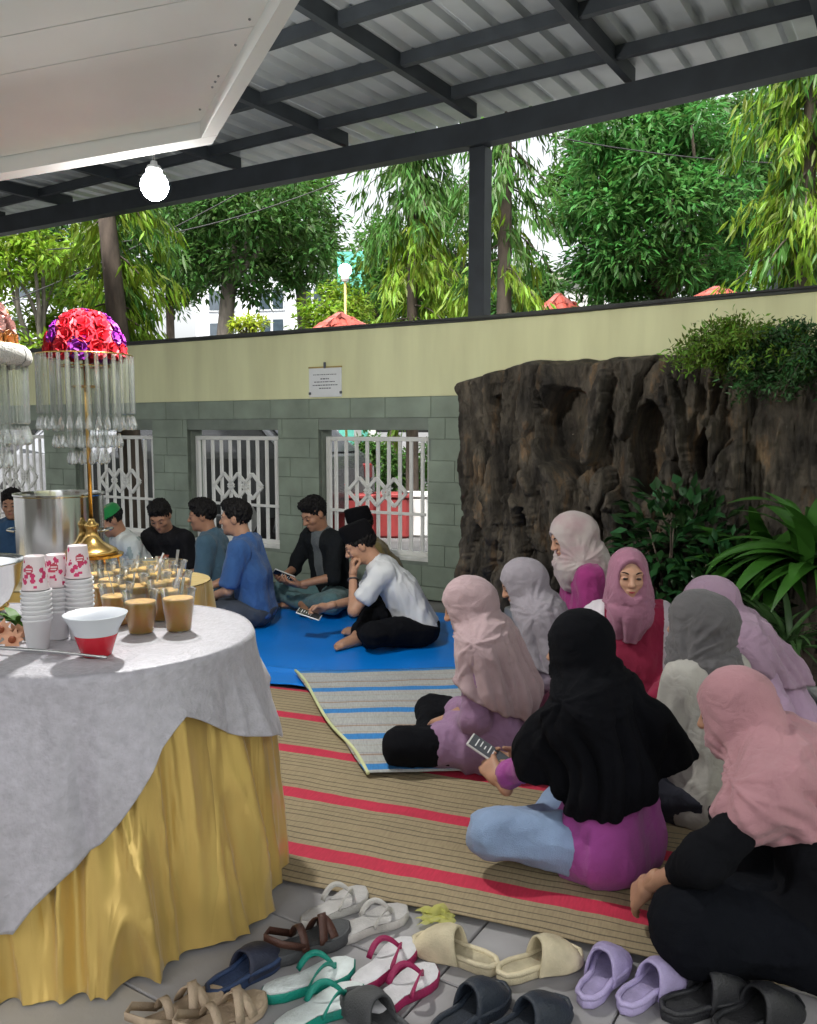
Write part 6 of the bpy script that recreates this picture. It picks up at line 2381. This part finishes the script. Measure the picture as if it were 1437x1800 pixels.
gazebo('red tiled gazebo roof with a lamp post, left of the weeping tree', 600, 13.5, .55, 2.84, 3.20, R(20))
gazebo('red tiled roof peeking over the coping right of the post', 978, 15.0, .55, 3.22, 3.74, R(5))
gazebo('red tiled roof peeking over the coping below the mango tree', 1250, 13.0, .75, 3.10, 3.52, R(10))
q = at(607, 475, 14.5)
lp = thing('lamp_post', 'thin lamp post with a glowing round lamp behind the gazebo', 'lamp', (q[0], q[1], -.03))
MB().tube([(0, 0, 0), (0, 0, q[2] - .15)], .022, 8).build('pole', mat('pole_gold', (.55, .42, .15), .5), lp, smooth=True)
MB().sphere((0, 0, q[2] + .03), .11, 16, 10).build('globe', mat('lamp_globe', (1, .97, .85), .4, emit=(1, .93, .72), estr=6), lp, smooth=True)
MB().lathe([(.05, q[2] - .16), (.07, q[2] - .12), (.07, q[2] - .07)], 12, close=True).build('collar', whtp, lp)
# grey pipe and orange pole at the right
q = at_g(1349, 9.0)
MB_ = MB().tube([(q[0], q[1], 0), (q[0], q[1], 3.3)], .065, 12).build('utility_pole', mat('pipe_grey', (.09, .10, .13), .6), smooth=True)
tag(MB_, 'blue grey pipe pole standing behind the wall at the right', 'pole')
q = at_g(1369, 9.1)
MB_ = MB().tube([(q[0], q[1], 0), (q[0], q[1], 3.2)], .04, 10).build('bamboo_pole', mat('pole_orange', (.42, .22, .11), .7), smooth=True)
tag(MB_, 'thin orange brown pole beside the grey pipe behind the wall', 'pole')
# overhead wires
WL = ['overhead wire crossing left of the bulb tree, lowest of three', 'overhead wire crossing the dark leafy tree, middle of three', 'overhead wire crossing in front of the mango tree, topmost of three']
for i, (a, b) in enumerate((((-60, 560, 12.5), (420, 340, 12.2)), ((300, 410, 13), (640, 300, 13.5)), ((860, 215, 12), (1330, 285, 12.4)))):
    A_, B_ = at(*a), at(*b)
    t = np.linspace(-.6, 1.6, 24)[:, None]
    P = A_ + (B_ - A_) * t + Z3 * (.35 * (t * t - t))
    o = MB().tube(P, .009, 5).build('overhead_wire', MATS['cable_black'], smooth=True)
    tag(o, WL[i], 'wire', 'overhead wires')

# ------------------------------------------------------------------ plants of the bed
def blade(mb_len, w, arch, n=10, fold=.25):
    mb = MB()
    V, F = [], []
    for k in range(n):
        t = k / (n - 1)
        ang = arch * t
        y = mb_len * (math.sin(ang) / arch if arch > 1e-3 else t)
        z = mb_len * ((1 - math.cos(ang)) / arch if arch > 1e-3 else 0)
        ww = w * (math.sin(math.pi * min(1, .12 + .88 * t) ** .8)) / 2 + .002
        V += [(-ww, y, -z + ww * fold), (0, y, -z), (ww, y, -z + ww * fold)]
    for k in range(n - 1):
        F += [(3 * k, 3 * k + 1, 3 * k + 4, 3 * k + 3), (3 * k + 1, 3 * k + 2, 3 * k + 5, 3 * k + 4)]
    me = np_mesh('leaf', V, F, True)
    return me


def rosette(name, label, loc, nl, Lr, wr, m, seed, el=(20, 75), arch=1.2, cat='plant', azr=(0, 360), stemz=0):
    rg = random.Random(seed)
    t = thing(name, label, cat, loc)
    variants = []
    for k in range(5):
        me = blade(rg.uniform(*Lr), rg.uniform(*wr), arch * rg.uniform(.7, 1.2)); me.materials.append(m); variants.append(me)
    for k in range(nl):
        o = link('leaf', variants[k % 5], t)
        az = R(rg.uniform(*azr)); e = R(rg.uniform(*el))
        o.rotation_euler = (e, R(rg.uniform(-14, 14)), az)
        o.location = (rg.uniform(-.05, .05), rg.uniform(-.05, .05), stemz + rg.uniform(0, .06))
        s_ = rg.uniform(.75, 1.1); o.scale = (s_, s_, s_)
    return t


strap_m = mat('strap_leaf', (.045, .15, .02), .38, var=.2, scale=7, transl=.25, spec=.5, stretch=(1, .2, 1))
spiky_m = mat('spiky_leaf', (.035, .10, .028), .4, var=.25, scale=7, transl=.2, col2=(.075, .15, .05))
q = at(1412, 930, 4.1)
r1 = rosette('broad_leaf_plant', 'broad leaved bright green plant at the right edge beneath the rock', (q[0] + .05, q[1], .05), 64, (.48, .72), (.075, .11), strap_m, 4, (5, 80), 1.5, stemz=.60)
MB().tube([(0, 0, 0), (.01, 0, .35), (0, 0, .64)], [.03, .025, .02], 8).build('stem', MATS['bark'], r1, smooth=True)
q = at(1330, 930, 4.55)
r2 = rosette('broad_leaf_plant', 'broad leaved green plant between the dark shrub and the right edge', (q[0] + .05, q[1], .05), 44, (.42, .60), (.07, .10), strap_m, 14, (10, 80), 1.45, stemz=.52)
MB().tube([(0, 0, 0), (.01, 0, .3), (0, 0, .56)], [.03, .025, .02], 8).build('stem', MATS['bark'], r2, smooth=True)
q = at(1385, 1075, 3.95)
rosette('spiky_plant', 'spiky narrow leaved plant in the dark bed at the right edge', (q[0], q[1], .05), 46, (.28, .42), (.018, .028), spiky_m, 5, (15, 80), 1.1, stemz=.22)


def shrub(name, label, loc, size, n, Lf, Wf, m, seed, zc, group=None):
    rg = np.random.default_rng(seed)
    t = thing(name, label, 'shrub', loc, 0, group)
    mb = MB()
    for k in range(9):
        d = rand_dir(1, rg)[0] * np.array(size) * .7
        limb(mb, (0, 0, 0), (d[0], d[1], zc + abs(d[2]) * .6), .012, .004, rg, .15, 5)
    mb.build('stem', MATS['bark'], t, smooth=True)
    d = rand_dir(n, rg)
    P = d * np.array(size) * (rg.random(n) ** .4)[:, None] * (.75 + .5 * vnoise(d * 2.5 + seed))[:, None] + np.array((0, 0, zc))
    D = d + rand_dir(n, rg) * .7
    V, F = leaves_np(P, D, np.array((0, 0, 1.)) + rand_dir(n, rg) * .5, rg.uniform(.7, 1.2, n) * Lf, rg.uniform(.8, 1.2, n) * Wf, .15)
    V[:, 2] = np.maximum(V[:, 2], .0)
    obj('foliage', V, F, m, t, smooth=False)
    return t


shr_m = mat('shrub_leaf', (.022, .085, .022), .35, var=.2, scale=5, transl=.2, island=.5)
q = at(1190, 960, 4.75)
shrub('leafy_shrub', 'dark glossy leaved shrub growing against the rock wall', (q[0], q[1], .05), (.36, .28, .38), 420, .12, .055, shr_m, 3, .62)
q = at(1280, 1010, 4.45)
shrub('leafy_shrub', 'low dark shrub behind the lilac headscarf in the bed', (q[0], q[1], .05), (.30, .25, .28), 300, .11, .05, shr_m, 13, .42)
q = at(1128, 950, 5.0)
rosette('climbing_plant', 'few oval pale leaves hanging on the rock wall', (q[0], q[1], .4), 7, (.10, .14), (.06, .075), mat('pale_leaf', (.06, .15, .07), .45, var=.2), 8, (-80, -30), .5, azr=(120, 240), stemz=.1)
feather = mat('feather_leaf', (.17, .31, .035), .5, var=.2, scale=4, transl=.35, island=.6)
feather2 = mat('feather_leaf_dark', (.035, .11, .025), .5, var=.2, scale=4, transl=.25, island=.5)
for i, (px, py, Y, sz, m_, n_, lb) in enumerate(((1305, 632, 4.4, (.29, .22, .22), feather, 9000, 'feathery light green fern bush spilling over the rock top'), (1415, 668, 4.2, (.27, .24, .30), feather2, 9000, 'darker feathery bush at the right edge over the rock'))):
    q = at(px, py, Y)
    rg = np.random.default_rng(60 + i)
    zr = 1.70
    t = thing('fern_bush', lb, 'shrub', (q[0], q[1], zr), 0, 'feathery bushes on the rock top')
    mb = MB()
    nst = 70
    d = rand_dir(nst, rg); d[:, 2] = np.abs(d[:, 2]) * .9 - .25
    tips = d * np.array(sz) * 1.35 * rg.uniform(.75, 1.1, (nst, 1)) + np.array((0, 0, q[2] - zr))
    root0 = np.array((.15, .25, -.02))
    Ps, Ds = [], []
    for k in range(nst):
        tt = np.linspace(0, 1, 8)[:, None]
        path = root0 * (1 - tt) + tips[k] * tt + Z3 * (.22 * tt * (1 - tt))
        mb.tube(path, np.linspace(.005, .0015, 8), 4)
        u_ = rg.uniform(.35, 1.02, n_ // nst)[:, None]
        pp = root0 * (1 - u_) + tips[k] * u_ + Z3 * (.22 * u_ * (1 - u_)) + rg.normal(size=(n_ // nst, 3)) * .026
        Ps.append(pp); Ds.append(rand_dir(len(pp), rg) + Z3 * .1 + (tips[k] - root0))
    mb.build('stem', MATS['bark'], t, smooth=True)
    P, D = np.concatenate(Ps), np.concatenate(Ds)
    n = len(P)
    V, F = leaves_np(P, D, rand_dir(n, rg), rg.uniform(.022, .048, n), rg.uniform(.008, .015, n), .05)
    obj('foliage', V, F, m_, t, smooth=False)
